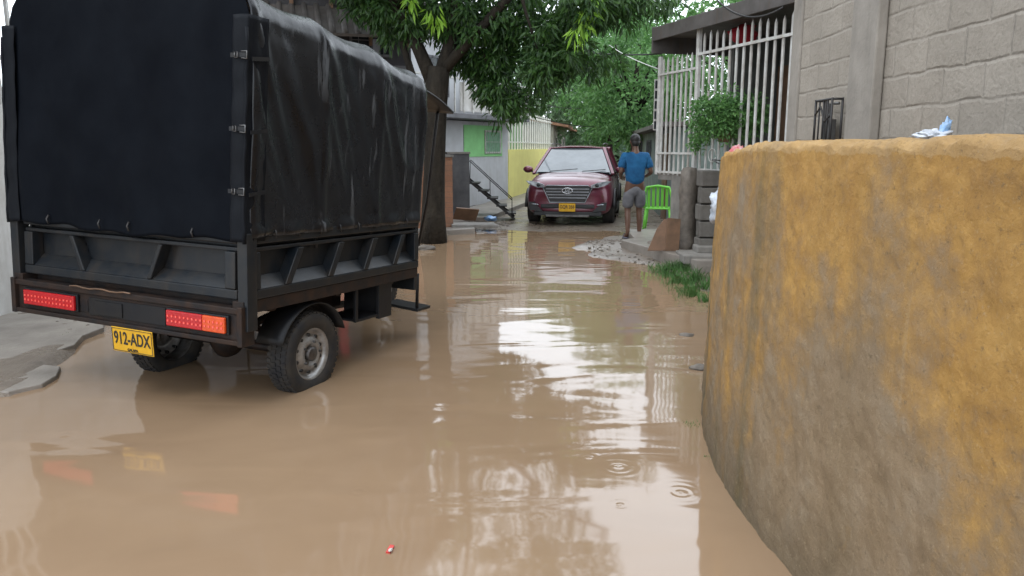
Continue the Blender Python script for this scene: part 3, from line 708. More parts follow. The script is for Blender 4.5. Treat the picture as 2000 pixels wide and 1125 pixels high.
# ------------------------------------------------------------------ parked SUV
mm = NT('maroon_car_paint')
mm.p.inputs['Coat Weight'].default_value = .8; mm.p.inputs['Coat Roughness'].default_value = .08; mm.p.inputs['Metallic'].default_value = .3
maroon = mm.out(mm.ramp(mm.noise(5), [(.3, (.135,.016,.036)), (.7, (.10,.012,.028))]), .35)
CV = thing('parked_car', 'maroon sport utility car facing the camera at the far edge of the flood', 'car', (1.13,15.75,.0), (0,0,R(-10)))
stn = [(0,.60,.36,.60),(.04,.76,.27,.76),(.14,.86,.22,.90),(.35,.90,.20,.97),(.8,.915,.20,1.03),(1.25,.92,.20,1.08),(1.9,.925,.2,1.08),(2.7,.925,.2,1.09),(3.5,.925,.2,1.09),(4.1,.90,.25,1.06),(4.36,.84,.3,.95),(4.44,.7,.4,.8)]
def carsec(w_, zb, zt):
    h = zt-zb
    half = [(0,zb),(w_*.8,zb),(w_*.96,zb+h*.12),(w_*1.0,zb+h*.4),(w_*.995,zb+h*.66),(w_*.95,zb+h*.88),(w_*.80,zt-.005),(w_*.4,zt+.02),(0,zt+.03)]
    return half+[(-x, z) for x, z in half[::-1][1:-1]]
b = MB(); vs = []; n = 16
for (y, w_, zb, zt) in stn:
    for (x, z) in carsec(w_, zb, zt): vs.append((x, y+(.08*(x/w_)**2 if y < .5 else 0), z))
fs = [(i*n+k, (i+1)*n+k, (i+1)*n+(k+1) % n, i*n+(k+1) % n) for i in range(len(stn)-1) for k in range(n)]
fs += [tuple(range(n)), tuple(range((len(stn)-1)*n, len(stn)*n))[::-1]]
b.add(vs, fs, True); body = b.build('body', maroon, CV, sub=2); bake(body)
cut = MB()
for yy in (.88,3.55):
    for sg in (1,-1): cut.lathe([(0,-.16),(.385,-.16),(.385,.2),(0,.2)], Matrix.Translation((sg*.86,yy,.33))@Matrix.Rotation(R(90)*sg,4,'Y'), 32, False)
co = cut.build('cutter', None, CV)
bo = body.modifiers.new('c', 'BOOLEAN'); bo.object = co; bo.operation = 'DIFFERENCE'; bo.solver = 'EXACT'
bake(body); bpy.data.objects.remove(co)
def cab(inset, z0, z1):
    lo = [(-.86+inset,1.10),(.86-inset,1.10),(.88-inset,2.6),(.80-inset,4.22),(-.80+inset,4.22),(-.88+inset,2.6)]
    hi = [(-.60+inset,2.02),(.60-inset,2.02),(.64-inset,2.7),(.58-inset,3.86),(-.58+inset,3.86),(-.64+inset,2.7)]
    return [(x, y, z0) for x, y in lo]+[(x, y, z1) for x, y in hi]
V = cab(0, 1.04, 1.60)
b = MB(); b.add(V, [(0,1,7,6),(1,2,8,7),(2,3,9,8),(3,4,10,9),(4,5,11,10),(5,0,6,11),(6,7,8,9,10,11)])
b.build('window_glass', glass_dark, CV)
for (i0, i1, wa, wb) in ((0,6,.07,.05),(1,7,.07,.05),(5,11,.07,.05),(2,8,.07,.05),(4,10,.16,.08),(3,9,.16,.08)):
    b = MB(); b.bar(V[i0], V[i1], wa, wb); b.build('pillar', maroon, CV, .01)
b = MB(); b.grid(lambda u, v: Vector((lerp(-.66,.66,u)*(1-.06*abs(2*v-1)), lerp(1.95,3.95,v), 1.585+.075*math.sin(math.pi*max(.001,min(.999,u)))**.5*math.sin(math.pi*(.12+.76*v))**.5)), 20, 20); b.build('roof', maroon, CV, solid=.03)
for sg in (1,-1): b = MB(); b.tube([(sg*.57,2.15,1.665),(sg*.60,2.4,1.70),(sg*.60,3.6,1.69),(sg*.57,3.85,1.65)], .014, 8); b.build('roof_rail', steel, CV)
wind = NT('windscreen'); wind.p.inputs['Coat Weight'].default_value = 1
wind = wind.out(wind.ramp(wind.noise(2.5), [(.3,(.13,.15,.165)),(.7,(.06,.075,.085))]), .08)
b = MB(); b.add([(-.80,1.115,1.075),(.80,1.115,1.075),(.565,1.99,1.585),(-.565,1.99,1.585)], [(0,1,2,3)]); ws = b.build('windscreen', wind, CV); ws.location = (0,-.012,.006)
b = MB(); b.tube([(-.5,1.06,1.10),(.1,1.14,1.15)], .008, 5); b.build('wiper', ink, CV)
b = MB(); b.tube([(.2,1.06,1.10),(.7,1.16,1.14)], .008, 5); b.build('wiper', ink, CV)
blackp = mat('black_trim', (.015,.015,.017), (.022,.022,.022), 9, .5, 0, .1)
gbar = mat('satin_grille_bar', (.30,.31,.33), (.22,.22,.24), 8, .3, .8, 0)
Mf = Matrix.Rotation(R(90),4,'X')
b = MB(); b.prism([(-.50,.79),(-.36,.50),(.36,.50),(.50,.79),(.42,.84),(-.42,.84)], Matrix.Translation((0,.06,0))@Mf, .075); gl = b.build('grille', blackp, CV, .01)
for z, x in ((.775,.44),(.715,.44),(.655,.41),(.595,.38)): b = MB(); b.box((0,-.02,z), (2*x,.012,.016)); b.build('grille_bar', gbar, gl)
ps = [(-.50,.79),(-.36,.50),(.36,.50),(.50,.79),(.42,.845),(-.42,.845),(-.50,.79)]
b = MB(); b.tube([(x,-.02,z) for x, z in ps], .011, 6); b.build('grille_frame', gbar, gl)
b = MB(); b.tube([(.105*math.cos(t*math.pi/12),-.038,.74+.055*math.sin(t*math.pi/12)) for t in range(25)], .010, 6)
b.bar((-.046,-.038,.702),(-.028,-.038,.778),.016,.01); b.bar((.028,-.038,.702),(.046,-.038,.778),.016,.01); b.bar((-.04,-.038,.73),(.04,-.038,.75),.016,.01); b.build('emblem', chrome, gl)
lamp = mat('headlamp_glass', (.6,.63,.67), (.2,.22,.25), 12, .08, .4, 0)
for sg in (1,-1):
    b = MB(); pts = [(.48,.80),(.62,.80),(.80,.86),(.87,.93),(.78,.93),(.60,.90),(.47,.85)]
    vs = [(sg*x, -.005+.32*max(0,x-.45)**1.5, z) for x, z in pts]; vs2 = [(v[0], v[1]+.1, v[2]) for v in vs]; m_ = len(pts)
    b.add(vs+vs2, [tuple(range(m_)), tuple(range(m_,2*m_))]+[(i,(i+1)%m_,m_+(i+1)%m_,m_+i) for i in range(m_)]); hl = b.build('headlamp', lamp, CV)
    b = MB(); b.lathe([(0,.02),(.035,.015),(.04,0)], Matrix.Translation((sg*.60,.0,.85))@Mf, 16); b.build('projector', glass_dark, hl)
    b = MB(); b.prism([(sg*.50,.30),(sg*.78,.34),(sg*.80,.50),(sg*.70,.50)] if sg > 0 else [(-.50,.30),(-.70,.50),(-.80,.50),(-.78,.34)], Matrix.Translation((0,.10,0))@Mf, .085); fg = b.build('fog_lamp', blackp, CV)
    b = MB(); b.tube([(sg*.60,.01,.45),(sg*.76,.03,.465)], .014, 6); b.build('fog_lens', lamp, fg)
    b = MB(); b.blob((sg*1.02,1.35,1.13), (.11,.07,.075), .05, 1, 16, 10); mr = b.build('mirror', maroon, CV)
    b = MB(); b.tube([(sg*.86,1.38,1.06),(sg*.98,1.36,1.10)], .02, 6); b.build('mirror_arm', blackp, mr)
    for yy in (.88,3.55):
        wheel(CV, sg*.80, yy, .33, .335, .22, sg)
        b = MB(); b.tube([(sg*.925, yy+.40*math.cos(R(t)), .33+.40*math.sin(R(t))) for t in range(-5,190,15)], .032, 6); b.build('arch_trim', blackp, CV)
    b = MB(); b.b2(sg*.88,sg*.945,1.3,3.15,.20,.34); b.build('sill_cladding', blackp, CV, .02)
    for ys_ in (1.95,2.75):
        b = MB(); b.bar((sg*.927,ys_,.35),(sg*.93,ys_,1.03),.006,.008); b.build('door_seam', blackp, CV)
    b = MB(); b.tube([(sg*.935,2.45,.88),(sg*.95,2.55,.88),(sg*.935,2.65,.88)], .012, 6); b.build('door_handle', chrome, CV)
b = MB(); b.b2(-.70,.70,.03,.14,.22,.31); b.build('lower_cladding', blackp, CV, .02)
b = MB(); b.b2(-.55,.55,.0,.05,.38,.46); b.build('lower_grille', blackp, CV, .02)
b = MB(); b.b2(-.45,.45,.015,.07,.20,.25); b.build('skid_plate', steel, CV, .01)
b = MB(); b.box((0,-.035,.40), (.335,.012,.165)); pc = b.build('licence_plate', plate_y, CV, .003); text('plate_number', 'GQR 356', .095, ink, pc, (0,-.043,.41), (R(90),0,0), xs=.8)

# ------------------------------------------------------------------ walking man
def skinned(name, verts, edges, root, m, parent, sub=2, extra=None, voxel=None):
    me = bpy.data.meshes.new(name); names = list(verts); me.from_pydata([verts[k][0] for k in names], [(names.index(a), names.index(b)) for a, b in edges], [])
    o = bpy.data.objects.new(name, me); C.objects.link(o); o.parent = None
    sk = o.modifiers.new('s', 'SKIN'); sk.use_smooth_shade = True
    for i, k in enumerate(names):
        r = verts[k][1]; me.skin_vertices[0].data[i].radius = r if isinstance(r, tuple) else (r, r)
        me.skin_vertices[0].data[i].use_root = (k == root)
    su = o.modifiers.new('u', 'SUBSURF'); su.levels = sub; su.render_levels = sub
    bake(o)
    if extra:
        bm = bmesh.new(); bm.from_mesh(o.data)
        tmp = extra.build('tmp', None); bm.from_mesh(tmp.data); bm.to_mesh(o.data); bm.free(); bpy.data.objects.remove(tmp)
    if voxel:
        rm = o.modifiers.new('r', 'REMESH'); rm.mode = 'VOXEL'; rm.voxel_size = voxel; rm.use_smooth_shade = True
        sm = o.modifiers.new('m', 'SMOOTH'); sm.factor = .5; sm.iterations = 3
        bake(o)
    for p in o.data.polygons: p.use_smooth = True
    o.data.materials.clear(); o.data.materials.append(m); o.parent = parent; return o
MN = thing('person', 'man in a blue t-shirt and grey shorts walking away past the parked car', 'person', (2.07,13.05,.075), (0,0,R(4)))
vb = {'pel': ((0,0,.93),(.135,.10)), 'sp': ((0,0,1.08),(.125,.095)), 'ch': ((0,.01,1.28),(.15,.10)), 'nk': ((0,.02,1.44),(.07,.065)), 'n2': ((0,.045,1.52),(.052,.055)), 'hd': ((0,.06,1.60),(.07,.085)),
      'hl': ((-.10,0,.86),.092), 'hr': ((.10,0,.86),.092), 'kl': ((-.105,.03,.49),.058), 'kr': ((.11,.09,.50),.058), 'cl': ((-.11,-.03,.33),.056), 'cr': ((.115,.07,.33),.056),
      'al': ((-.115,-.07,.09),.034), 'ar': ((.12,.09,.075),.034), 'fl': ((-.125,-.02,.045),.038), 'fr': ((.13,.15,.035),.038), 'tl': ((-.135,.11,.03),.030), 'tr': ((.14,.27,.03),.030),
      'sl': ((-.185,.01,1.39),.058), 'sr': ((.185,.01,1.39),.058), 'el': ((-.255,-.05,1.12),.042), 'er': ((.265,-.05,1.12),.042),
      'wl': ((-.20,.16,1.02),.027), 'wr': ((.235,.17,1.05),.027), 'pl': ((-.175,.22,1.01),(.034,.018)), 'pr': ((.21,.235,1.05),(.034,.018))}
eb = [('pel','sp'),('sp','ch'),('ch','nk'),('nk','n2'),('n2','hd'),('pel','hl'),('pel','hr'),('hl','kl'),('hr','kr'),('kl','cl'),('kr','cr'),('cl','al'),('cr','ar'),('al','fl'),('ar','fr'),('fl','tl'),('fr','tr'),
      ('ch','sl'),('ch','sr'),('sl','el'),('sr','er'),('el','wl'),('er','wr'),('wl','pl'),('wr','pr')]
ex = MB(); ex.blob((0,.075,1.635), (.076,.095,.112), .02, 1, 24, 18)
ex.blob((0,.168,1.62), (.014,.02,.022), 0); ex.blob((0,.155,1.575), (.024,.012,.008), 0)
for sg in (1,-1): ex.blob((sg*.079,.065,1.625), (.012,.02,.032), 0)
for sg, bx_, by_, bz_ in ((-1,-.165,.25,1.01),(1,.20,.265,1.05)):
    for k, (off, L) in enumerate(((-.028,.062),(-.010,.075),(.010,.070),(.027,.055))):
        p0 = Vector((bx_, by_-.015, bz_+off)); p1 = p0+Vector((-sg*.010,L*.45,0)); p2 = p1+Vector((-sg*.028,L*.32,-.004)); p3 = p2+Vector((-sg*.026,-.002,-.004))
        ex.tube([p0,p1,p2,p3], [.0095,.009,.0085,.007], 8)
    q0 = Vector((bx_-sg*.01, by_-.05, bz_+.03)); ex.tube([q0, q0+Vector((-sg*.02,.025,.028)), q0+Vector((-sg*.035,.05,.030))], [.011,.010,.008], 8)
skinned('body', vb, eb, 'pel', skin, MN, 2, ex, .006)
vs_ = {'pel': ((0,0,.88),(.178,.138)), 'sp': ((0,-.005,1.06),(.170,.132)), 'ch': ((0,.005,1.28),(.185,.130)), 'nk': ((0,.02,1.43),(.085,.075)),
       'sl': ((-.19,.01,1.38),.085), 'sr': ((.19,.01,1.38),.085), 'el': ((-.245,-.03,1.17),.078), 'er': ((.25,-.03,1.17),.078)}
skinned('shirt', vs_, [('pel','sp'),('sp','ch'),('ch','nk'),('ch','sl'),('ch','sr'),('sl','el'),('sr','er')], 'pel', blue_cloth, MN)
vs_ = {'w': ((0,0,.95),(.155,.12)), 'pel': ((0,0,.86),(.166,.128)), 'hl': ((-.095,0,.80),.116), 'hr': ((.095,.01,.80),.116), 'kl': ((-.112,.03,.50),.104), 'kr': ((.116,.075,.51),.104)}
skinned('shorts', vs_, [('w','pel'),('pel','hl'),('pel','hr'),('hl','kl'),('hr','kr')], 'pel', grey_cloth, MN)
b = MB(); b.blob((0,.058,1.668), (.086,.102,.090), .05, 4, 28, 20); b.blob((0,.02,1.61), (.072,.062,.07), .05, 4, 20, 14); b.build('hair', hair_m, MN)
for sg, x, y in ((-1,-.128,.035),(1,.134,.19)):
    b = MB(); b.blob((x,y,.016), (.05,.145,.018), 0, 1, 20, 8); b.tube([(x-.045,y+.0,.02),(x-.02,y+.03,.075),(x+.02,y+.03,.075),(x+.045,y,.02)], .010, 6); b.build('sandal', shoe_m, MN)
for sg in (1,-1):
    b = MB(); b.blob((sg*.03,.158,1.645), (.012,.008,.007), 0, 1, 10, 8); b.build('eye', white_paint, MN)

# ------------------------------------------------------------------ left side houses
def facade(name, label, A, B, cat='house'):
    A = Vector((*A, 0)); B = Vector((*B, 0)); d_ = B-A
    return thing(name, label, cat, A, (0,0,math.atan2(d_.y, d_.x))), d_.length
def window(par, x0, x1, z0, z1, fm, pm_=glass_dark, bars=0, y=-.01):
    b = MB(); t = .05
    b.b2(x0,x1,y-.03,y,z0,z0+t); b.b2(x0,x1,y-.03,y,z1-t,z1); b.b2(x0,x0+t,y-.03,y,z0+t,z1-t); b.b2(x1-t,x1,y-.03,y,z0+t,z1-t)
    f_ = b.build('window', fm, par)
    b = MB(); b.b2(x0+t,x1-t,y-.012,y-.004,z0+t,z1-t); b.build('pane', pm_, f_)
    if bars:
        b = MB()
        for i in range(bars): xx = lerp(x0+t, x1-t, (i+.5)/bars); b.box((xx,y-.045,(z0+z1)/2), (.014,.014,z1-z0))
        b.box(((x0+x1)/2,y-.05,(z0+z1)/2), (x1-x0,.014,.014)); b.build('window_bars', fm, f_)
HA, L = facade('white_house', 'white plastered house with barred upper porch behind the truck at far left', (-5.25,3.4), (-4.55,9.3))
house_part(HA, 'wall', white_wall, lambda b: b.b2(0,L,0,.2,0,2.0))
house_part(HA, 'back_wall', tin_dark, lambda b: b.b2(0,L,1.6,1.8,0,3.6))
house_part(HA, 'roof', roof_m, lambda b: b.b2(-.2,L+.2,-.1,3,3.61,3.72))
for i in range(30):
    house_part(HA, 'porch_bar', white_paint, lambda b: b.box((.1+.2*i,.08,2.8), (.03,.03,1.6)))
for z in (2.44,3.22): house_part(HA, 'porch_rail', white_paint, lambda b: b.b2(0,L,.04,.1,z-.02,z+.02))
HB, L = facade('dark_house', 'dark grey two storey house with sloping tin eaves behind the truck and mango tree', (-7.2,13.9), (-1.95,15.4))
house_part(HB, 'wall', tin_dark, lambda b: b.b2(0,L,0,5,0,5.6))
house_part(HB, 'upper_band', dim_frame, lambda b: b.b2(0,L,-.06,-.003,2.55,3.15))
def eave(b):
    b.box((L/2,-.52,3.86), (L+.2,1.3,.05), Euler((R(29.5),0,0)))
    for i in range(26): b.tube([(L*i/25,-1.08,3.57),(L*i/25,.04,4.2)], .06, 6)
house_part(HB, 'eaves', roof_m, eave)
house_part(HB, 'roof', roof_m, lambda b: b.b2(-.3,L+.3,-.5,5.2,5.61,5.7))
redp = mat('red_paint', (.32,.015,.02), (.22,.01,.015), 5, .5)
house_part(HB, 'red_post', redp, lambda b: b.box((L*.72,-.95,1.75), (.16,.16,3.5)))
house_part(HB, 'grey_post', dim_frame, lambda b: b.box((L*.60,-.95,1.75), (.12,.12,3.5)))
house_part(HB, 'grey_post', dim_frame, lambda b: b.box((L*.86,-.95,1.75), (.12,.12,3.5)))
for k in range(4): window(HB, .4+k*1.3, 1.2+k*1.3, 3.3, 3.9, dim_frame, glass_dark, 3)
for k in range(3): window(HB, .6+k*1.7, 1.5+k*1.7, 1.0, 2.2, dim_frame, glass_dark, 4)
for i in range(8): house_part(HB, 'timber', brown_board, lambda b: b.box((L*(.08+.13*i),-.05,4.5), (.07,.06,2.0)))

TW, L = facade('tile_wall', 'low terrace wall of orange clay tiles on the left bank behind the tree', (-1.80,14.45), (-1.13,14.75), 'wall')
house_part(TW, 'wall', tile_m, lambda b: b.b2(0,L,0,2.0,0,1.42)); house_part(TW, 'coping', concrete, lambda b: b.b2(-.03,L+.02,-.02,2.03,1.422,1.47), .005)
GP, L = facade('grey_pier', 'dark grey rendered pier between the tile wall and the iron stairs', (-1.38,16.7), (-.92,16.8), 'pier')
darkpl = mat('dark_grey_plaster', (.10,.10,.105), (.06,.06,.065), 4, .7, 0, .3)
house_part(GP, 'wall', darkpl, lambda b: b.b2(0,L,0,1.2,0,1.47)); house_part(GP, 'coping', concrete, lambda b: b.b2(-.02,L+.02,-.02,1.2,1.472,1.51))
HD, L = facade('balcony_house', 'pale two storey house with green window and projecting white balcony', (-3.2,17.6), (-.12,22.8))
palegrey = mat('pale_grey_plaster', (.54,.55,.57), (.44,.44,.45), 2, .8, 0, .2, 20, streak=.3, scol=(.3,.28,.26))
house_part(HD, 'wall', palegrey, lambda b: b.b2(0,L,0,4,0,2.3))
house_part(HD, 'upper_wall', palegrey, lambda b: b.b2(0,L,0.3,4,2.46,4.9))
house_part(HD, 'balcony_slab', dim_frame, lambda b: b.b2(-.1,L+.05,-.7,4,2.32,2.44), .01)
house_part(HD, 'green_panel', limeg, lambda b: b.b2(L-2.3,L-.35,-.02,-.003,1.36,2.2))
window(HD, L-1.3, L-.45, 1.44, 2.08, white_paint, mat('green_curtain', (.16,.42,.22), (.10,.3,.16), 8, .5), 7, -.022)
for k in range(3): window(HD, .8+k*1.8, 1.7+k*1.8, 2.9, 3.9, dim_frame, glass_dark, 3, .29)
house_part(HD, 'door', mat('blue_door', (.10,.17,.25), None, 4, .6), lambda b: b.b2(1.4,2.2,-.03,-.003,.1,2.1))
house_part(HD, 'roof', roof_m, lambda b: b.b2(-.3,L+.2,-.4,4.2,4.905,5.0))
for i in range(16): house_part(HD, 'baluster', white_paint, lambda b: b.box((L*i/15,-.66,2.86), (.03,.03,.8)))
house_part(HD, 'balcony_panel', white_wall, lambda b: b.b2(L*.45,L,-.62,-.60,2.5,3.2))
house_part(HD, 'handrail', white_paint, lambda b: b.b2(0,L,-.69,-.63,3.26,3.30))
IS = thing('iron_stairs', 'black iron stair with handrail leading up to the pale house', 'stairs', (-.06,16.95,.05))
for yy in (0,.7):
    house_part(IS, 'stringer', iron, lambda b: b.bar((.12,yy,0),(-.90,yy,.85),.02,.045))
    house_part(IS, 'handrail', iron, lambda b: b.tube([(.06,yy,.0),(.06,yy,.42),(-.88,yy,1.28),(-.90,yy,.85)], .012, 6))
for k in range(5): house_part(IS, 'tread', iron, lambda b: b.box((.03-.20*k,.35,.12+.165*k), (.24,.68,.025)))
house_part(IS, 'handrail_post', iron, lambda b: b.tube([(-.42,0,.45),(-.42,0,.86)], .010, 6))
YW, L = facade('yellow_wall', 'pale yellow painted garden wall topped with white bars along the left side', (-.10,22.9), (1.75,32.5), 'wall')
yel = mat('lemon_plaster', (.86,.79,.26), (.78,.70,.24), 2, .8, 0, .2, streak=.2, scol=(.55,.5,.22))
house_part(YW, 'wall', yel, lambda b: b.b2(0,L,0,.2,0,1.55))
cream_bar = mat('cream_metal_paint', (.80,.79,.73), (.68,.67,.60), 6, .6)
for i in range(20): house_part(YW, 'bar', cream_bar, lambda b: b.box((.1+.48*i,.1,2.15), (.12,.03,1.2)))
for z in (1.77,2.60): house_part(YW, 'rail', cream_bar, lambda b: b.b2(0,L,.08,.12,z-.02,z+.02))
HG, L = facade('green_house', 'green rendered house behind the yellow garden wall', (-1.6,26.5), (.5,33.0))
greenpl = mat('green_plaster', (.22,.38,.18), (.18,.31,.15), 2, .8)
house_part(HG, 'wall', greenpl, lambda b: b.b2(0,L,0,4,0,3.1)); house_part(HG, 'roof', roof_m, lambda b: b.b2(-.3,L+.2,-.5,4,3.11,3.22))
window(HG, 1.0,2.2,1.4,2.4, white_paint, glass_dark, 4); window(HG, 3.4,4.6,1.4,2.4, white_paint, glass_dark, 4)
HO, L = facade('orange_house', 'small house with orange tiled eaves far down the left side', (1.8,34.0), (3.0,44))
ornr = mat('orange_roof', (.38,.20,.12), (.27,.14,.08), 4, .7)
house_part(HO, 'wall', mat('cream_plaster', (.4,.38,.32), None, 2, .8), lambda b: b.b2(0,L,0,4,0,2.6)); house_part(HO, 'roof', ornr, lambda b: b.box((L/2,1.2,2.85), (L+.4,3.8,.12), Euler((R(10),0,0))))
for k in range(3): window(HO, 1+k*3, 2.2+k*3, 1.1, 2.1, white_paint)
HC, L = facade('blue_house', 'distant grey blue painted house closing the far end of the street', (2.9,48), (9,49))
house_part(HC, 'wall', mat('blue_plaster', (.16,.24,.28), (.12,.19,.22), 2, .8), lambda b: b.b2(0,L,0,4,0,2.4)); house_part(HC, 'roof', roof_m, lambda b: b.b2(-.4,L+.4,-.6,4.2,2.41,2.55))
for k in range(3): window(HC, .8+k*2, 1.9+k*2, 1.0, 1.9, white_paint)
HR, L = facade('grey_green_house', 'dull grey green house on the right behind the green chair', (4.6,30), (3.2,15.4))  # dark grey-green is the wall's own colour
house_part(HR, 'wall', mat('dull_teal_plaster', (.16,.20,.18), (.10,.13,.12), 2, .8, 0, .2, streak=.5), lambda b: b.b2(0,L,0,4,0,2.0)); house_part(HR, 'roof', roof_m, lambda b: b.b2(-.2,L+.2,-.3,4,2.01,2.1))
for k in range(4): window(HR, 1+k*3.5, 2.2+k*3.5, 1.0, 1.8, dim_frame, glass_dark, 4)
house_part(HR, 'door', brown_board, lambda b: b.b2(L-2.0,L-1.1,-.03,-.003,.05,1.9))

# ------------------------------------------------------------------ trees
MT = thing('mango_tree', 'large dark mango tree spreading over the street behind the truck', 'tree', (-1.34,13.1,0))
b = MB()
b.tube([(-.02,0,-.1),(.0,0,.5),(.03,0,1.2),(.06,0,1.9),(.08,0,2.5),(.14,0,2.9)], [.26,.20,.18,.18,.20,.18], 12)
def limb(pts, r): b.tube(pts, [lerp(r, r*.3, i/(len(pts)-1)) for i in range(len(pts))], 8)
limb([(.10,0,2.5),(-.2,.1,3.2),(-.6,0,4.0),(-1.3,0,4.9),(-1.9,.2,5.8)], .14)
limb([(.12,0,2.6),(.30,0,3.2),(.45,-.1,4.0),(.55,0,5.2),(.45,.2,6.6)], .14)
limb([(.15,0,2.8),(.75,-.2,3.4),(1.45,-.4,4.1),(2.25,-.6,4.7),(3.0,-.8,5.0)], .10)
limb([(.0,0,2.2),(-.3,.1,2.7),(-.5,.2,3.4),(-.3,.4,4.6)], .09)
limb([(-.4,0,3.8),(-1.0,-.8,4.5),(-1.5,-1.6,5.0)], .07)
limb([(1.45,-.4,4.1),(1.55,-.5,3.7),(1.75,-.5,3.1)], .04); limb([(.45,0,4),(.75,0,3.5),(.95,0,2.9)], .04)
for i in range(16):
    a = random.uniform(0,6.28); s0 = Vector((random.uniform(-1,1.5), random.uniform(-.3,.3), random.uniform(4,5)))
    limb([s0, s0+Vector((math.cos(a)*.7, math.sin(a)*.7, .5)), s0+Vector((math.cos(a)*1.6, math.sin(a)*1.6, .7))], .035)
b.build('trunk', bark, MT)
b = MB()
T0 = Vector((-1.34,13.1,0))
for (px, py, t, rx, rz, ncl) in [(735,5,12.8,.55,.34,28),(790,30,12.7,.5,.38,34),(860,25,12.7,.5,.4,34),(930,40,12.6,.6,.58,52),(965,130,13,.42,.5,46),(1030,40,12.6,.55,.55,48),(905,110,13.3,.30,.3,14),
        (1095,90,12.2,.42,.6,44),(1060,150,12.4,.25,.35,20),(1180,10,12,.5,.28,26),(1265,-10,12.2,.5,.28,24),(1130,0,11.6,.4,.3,20),(975,200,12.9,.25,.24,16),(700,-30,12.5,.5,.3,20),(1170,130,12.6,.3,.3,10),(1010,190,12.7,.2,.2,8)]:
    c = W(px, py, t)-T0; crown(b, c, (rx,.6,rz), ncl, 34, .17, .19, .05, .9, .3, px)
crown(b, (.04,-.3,6.1), (3.0,2.6,1.9), 330, 34, .27, .20, .055, .8, .55, 2)
crown(b, (-1.96,-1.0,5.4), (1.8,2.2,1.2), 120, 34, .27, .20, .055, .8, .5, 5)
b.build('crown', leaf_dark, MT)
b = MB()
for (px, py, t) in ((1150,20,11.4),(1140,45,11.4),(1128,62,11.4),(852,40,12.2),(848,22,12.2),(1160,0,11.4),(800,5,12.0)): clump(b, W(px, py, t)-T0, .13, 18, .22, .05, 1.4)
b.build('lime_leaves', leaf_lime, MT)
def street_tree(label, x, y, h, rad, ncl, lm, L, seed):
    T = thing('street_tree', label, 'tree', (x, y, 0), (0,0,0), 'trees down the street')
    b = MB(); b.tube([(0,0,-.1),(.05,0,h*.3),(.0,.1,h*.55),(.1,0,h*.8)], [.18,.14,.1,.04], 8)
    for k in range(6):
        a = k*1.05+seed; b.tube([(0,0,h*.42),(math.cos(a)*rad[0]*.4, math.sin(a)*rad[1]*.4, h*.62),(math.cos(a)*rad[0]*.75, math.sin(a)*rad[1]*.75, h*.74)], [.08,.05,.02], 6)
    b.build('trunk', bark, T)
    b = MB(); crown(b, (0,0,h-rad[2]), rad, ncl, 30, .34, L, L*.42, .45, .5, seed); b.build('crown', lm, T)
street_tree('broad leafy tree over the street right of the far car roof', 3.9, 25, 6.2, (2.1,2.1,2.3), 270, leaf_mid, .22, 1)
street_tree('hazy pale green tree beyond the yellow wall left of the street', 1.2, 37, 6.8, (2.6,2.3,2.6), 280, leaf_far, .28, 2)
street_tree('tree in the middle distance over the far end of the street', 4.2, 34, 7.6, (2.9,2.9,3.0), 320, leaf_mid, .28, 3)
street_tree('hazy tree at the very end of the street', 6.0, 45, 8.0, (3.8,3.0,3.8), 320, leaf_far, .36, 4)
street_tree('tree rising behind the caged porch roof', 5.6, 19, 5.6, (1.9,1.9,1.8), 220, leaf_mid, .2, 6)
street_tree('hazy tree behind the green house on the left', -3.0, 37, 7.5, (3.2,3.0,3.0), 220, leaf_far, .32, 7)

def cable(lab, a, c, sag, r=.012, m=None):
    a = Vector(a); c = Vector(c); b = MB(); b.tube([a.lerp(c, i/16)-Vector((0,0,sag*4*(i/16)*(1-i/16))) for i in range(17)], r, 5)
    tag(b.build('overhead_cable', m or iron), lab, 'cable', 'overhead cables')
cable('white cable dropping to the corner of the porch roof', W(1190,88,22), W(1292,137,12.2), .05, .009, white_paint)
cable('dark cable crossing behind the mango leaves to the porch roof', W(1000,60,20), W(1292,105,12.3), .2)
cable('dark cable running from the pale house toward the far trees', (-.5,21,3.2), (5,40,4.0), .5)
cable('low dark cable across the street beyond the car', (-.1,23,2.75), (4.2,26,2.4), .3)
cable('sagging dark cable above the porch roof beside the block building', W(1400,0,9.5), W(1530,14,8.6), .15)

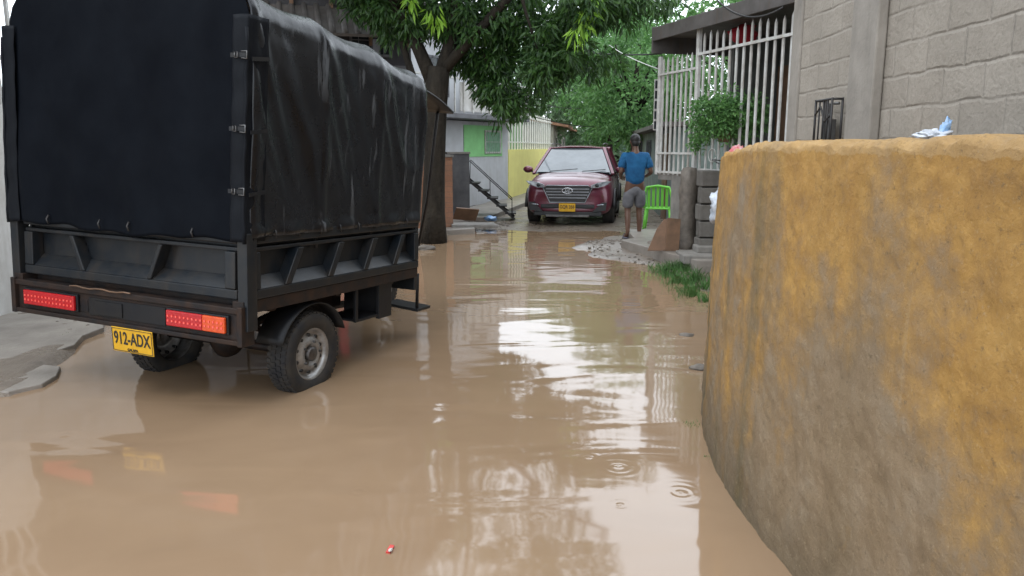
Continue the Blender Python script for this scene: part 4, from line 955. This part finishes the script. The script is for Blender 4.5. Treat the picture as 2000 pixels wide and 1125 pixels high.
q = G(762,1075); b = MB(); b.box((0,0,.005), (.018,.050,.008), Euler((.1,.1,-.2))); fw = thing('floating_wrapper', 'small red and white wrapper floating on the water in the foreground', 'litter', (q.x,q.y,.0))
b.build('red_paper', mat('red_paper', (.6,.05,.04), None, 20, .4), fw); b = MB(); b.blob((.004,-.015,.011), (.008,.013,.004), .6); b.build('white_paper', white_wall, fw)
b = MB(); b.box((0,0,.03), (.9,.5,.06), Euler((.02,.03,.2))); o = b.build('slab', concrete, None, .01); o.location = (-.75,14.95,.09); tag(o, 'loose concrete slab lying on the left bank before the tile wall', 'slab')
b = MB(); b.box((0,0,.15), (.5,.03,.3), Euler((.6,.1,.4))); o = b.build('leaning_board', brown_board, None, .004); o.location = (-.95,15.9,.10); tag(o, 'short brown board propped at the end of the tile wall', 'board')
b = MB(); b.blob((0,0,0), (.12,.09,.05), .8, 3, 14, 8, 4); o = b.build('plastic_bag', bagb); o.location = (-.45,16.2,.13); tag(o, 'small blue plastic bag on the ground near the iron stairs', 'bag')

# ------------------------------------------------------------------ camera, light
cam = bpy.data.cameras.new('Camera'); co_ = bpy.data.objects.new('Camera', cam); C.objects.link(co_)
co_.location = (0,0,H); co_.rotation_euler = (R(90)-PIT,0,0); cam.sensor_width = 36; cam.lens = 27; cam.clip_end = 1500; cam.clip_start = .05
S.camera = co_
wd = bpy.data.worlds.new('World'); S.world = wd; wd.use_nodes = True; nt = wd.node_tree; bgn = nt.nodes['Background']
sky = nt.nodes.new('ShaderNodeTexSky'); sky.sky_type = 'NISHITA'; sky.sun_disc = False; sky.sun_elevation = R(58); sky.sun_rotation = R(200)
mx = nt.nodes.new('ShaderNodeMixRGB'); mx.inputs[0].default_value = .85; mx.inputs[2].default_value = (17.5,18.8,20.2,1)
nt.links.new(sky.outputs[0], mx.inputs[1]); nt.links.new(mx.outputs[0], bgn.inputs[0]); bgn.inputs[1].default_value = .15
sun = bpy.data.lights.new('Sun', 'SUN'); so = bpy.data.objects.new('Sun', sun); C.objects.link(so); sun.energy = .8; sun.angle = R(15); sun.color = (1,.96,.9)
so.rotation_euler = (R(32),0,R(-20))
S.view_settings.view_transform = 'Standard'; S.view_settings.look = 'None'; S.view_settings.exposure = 0
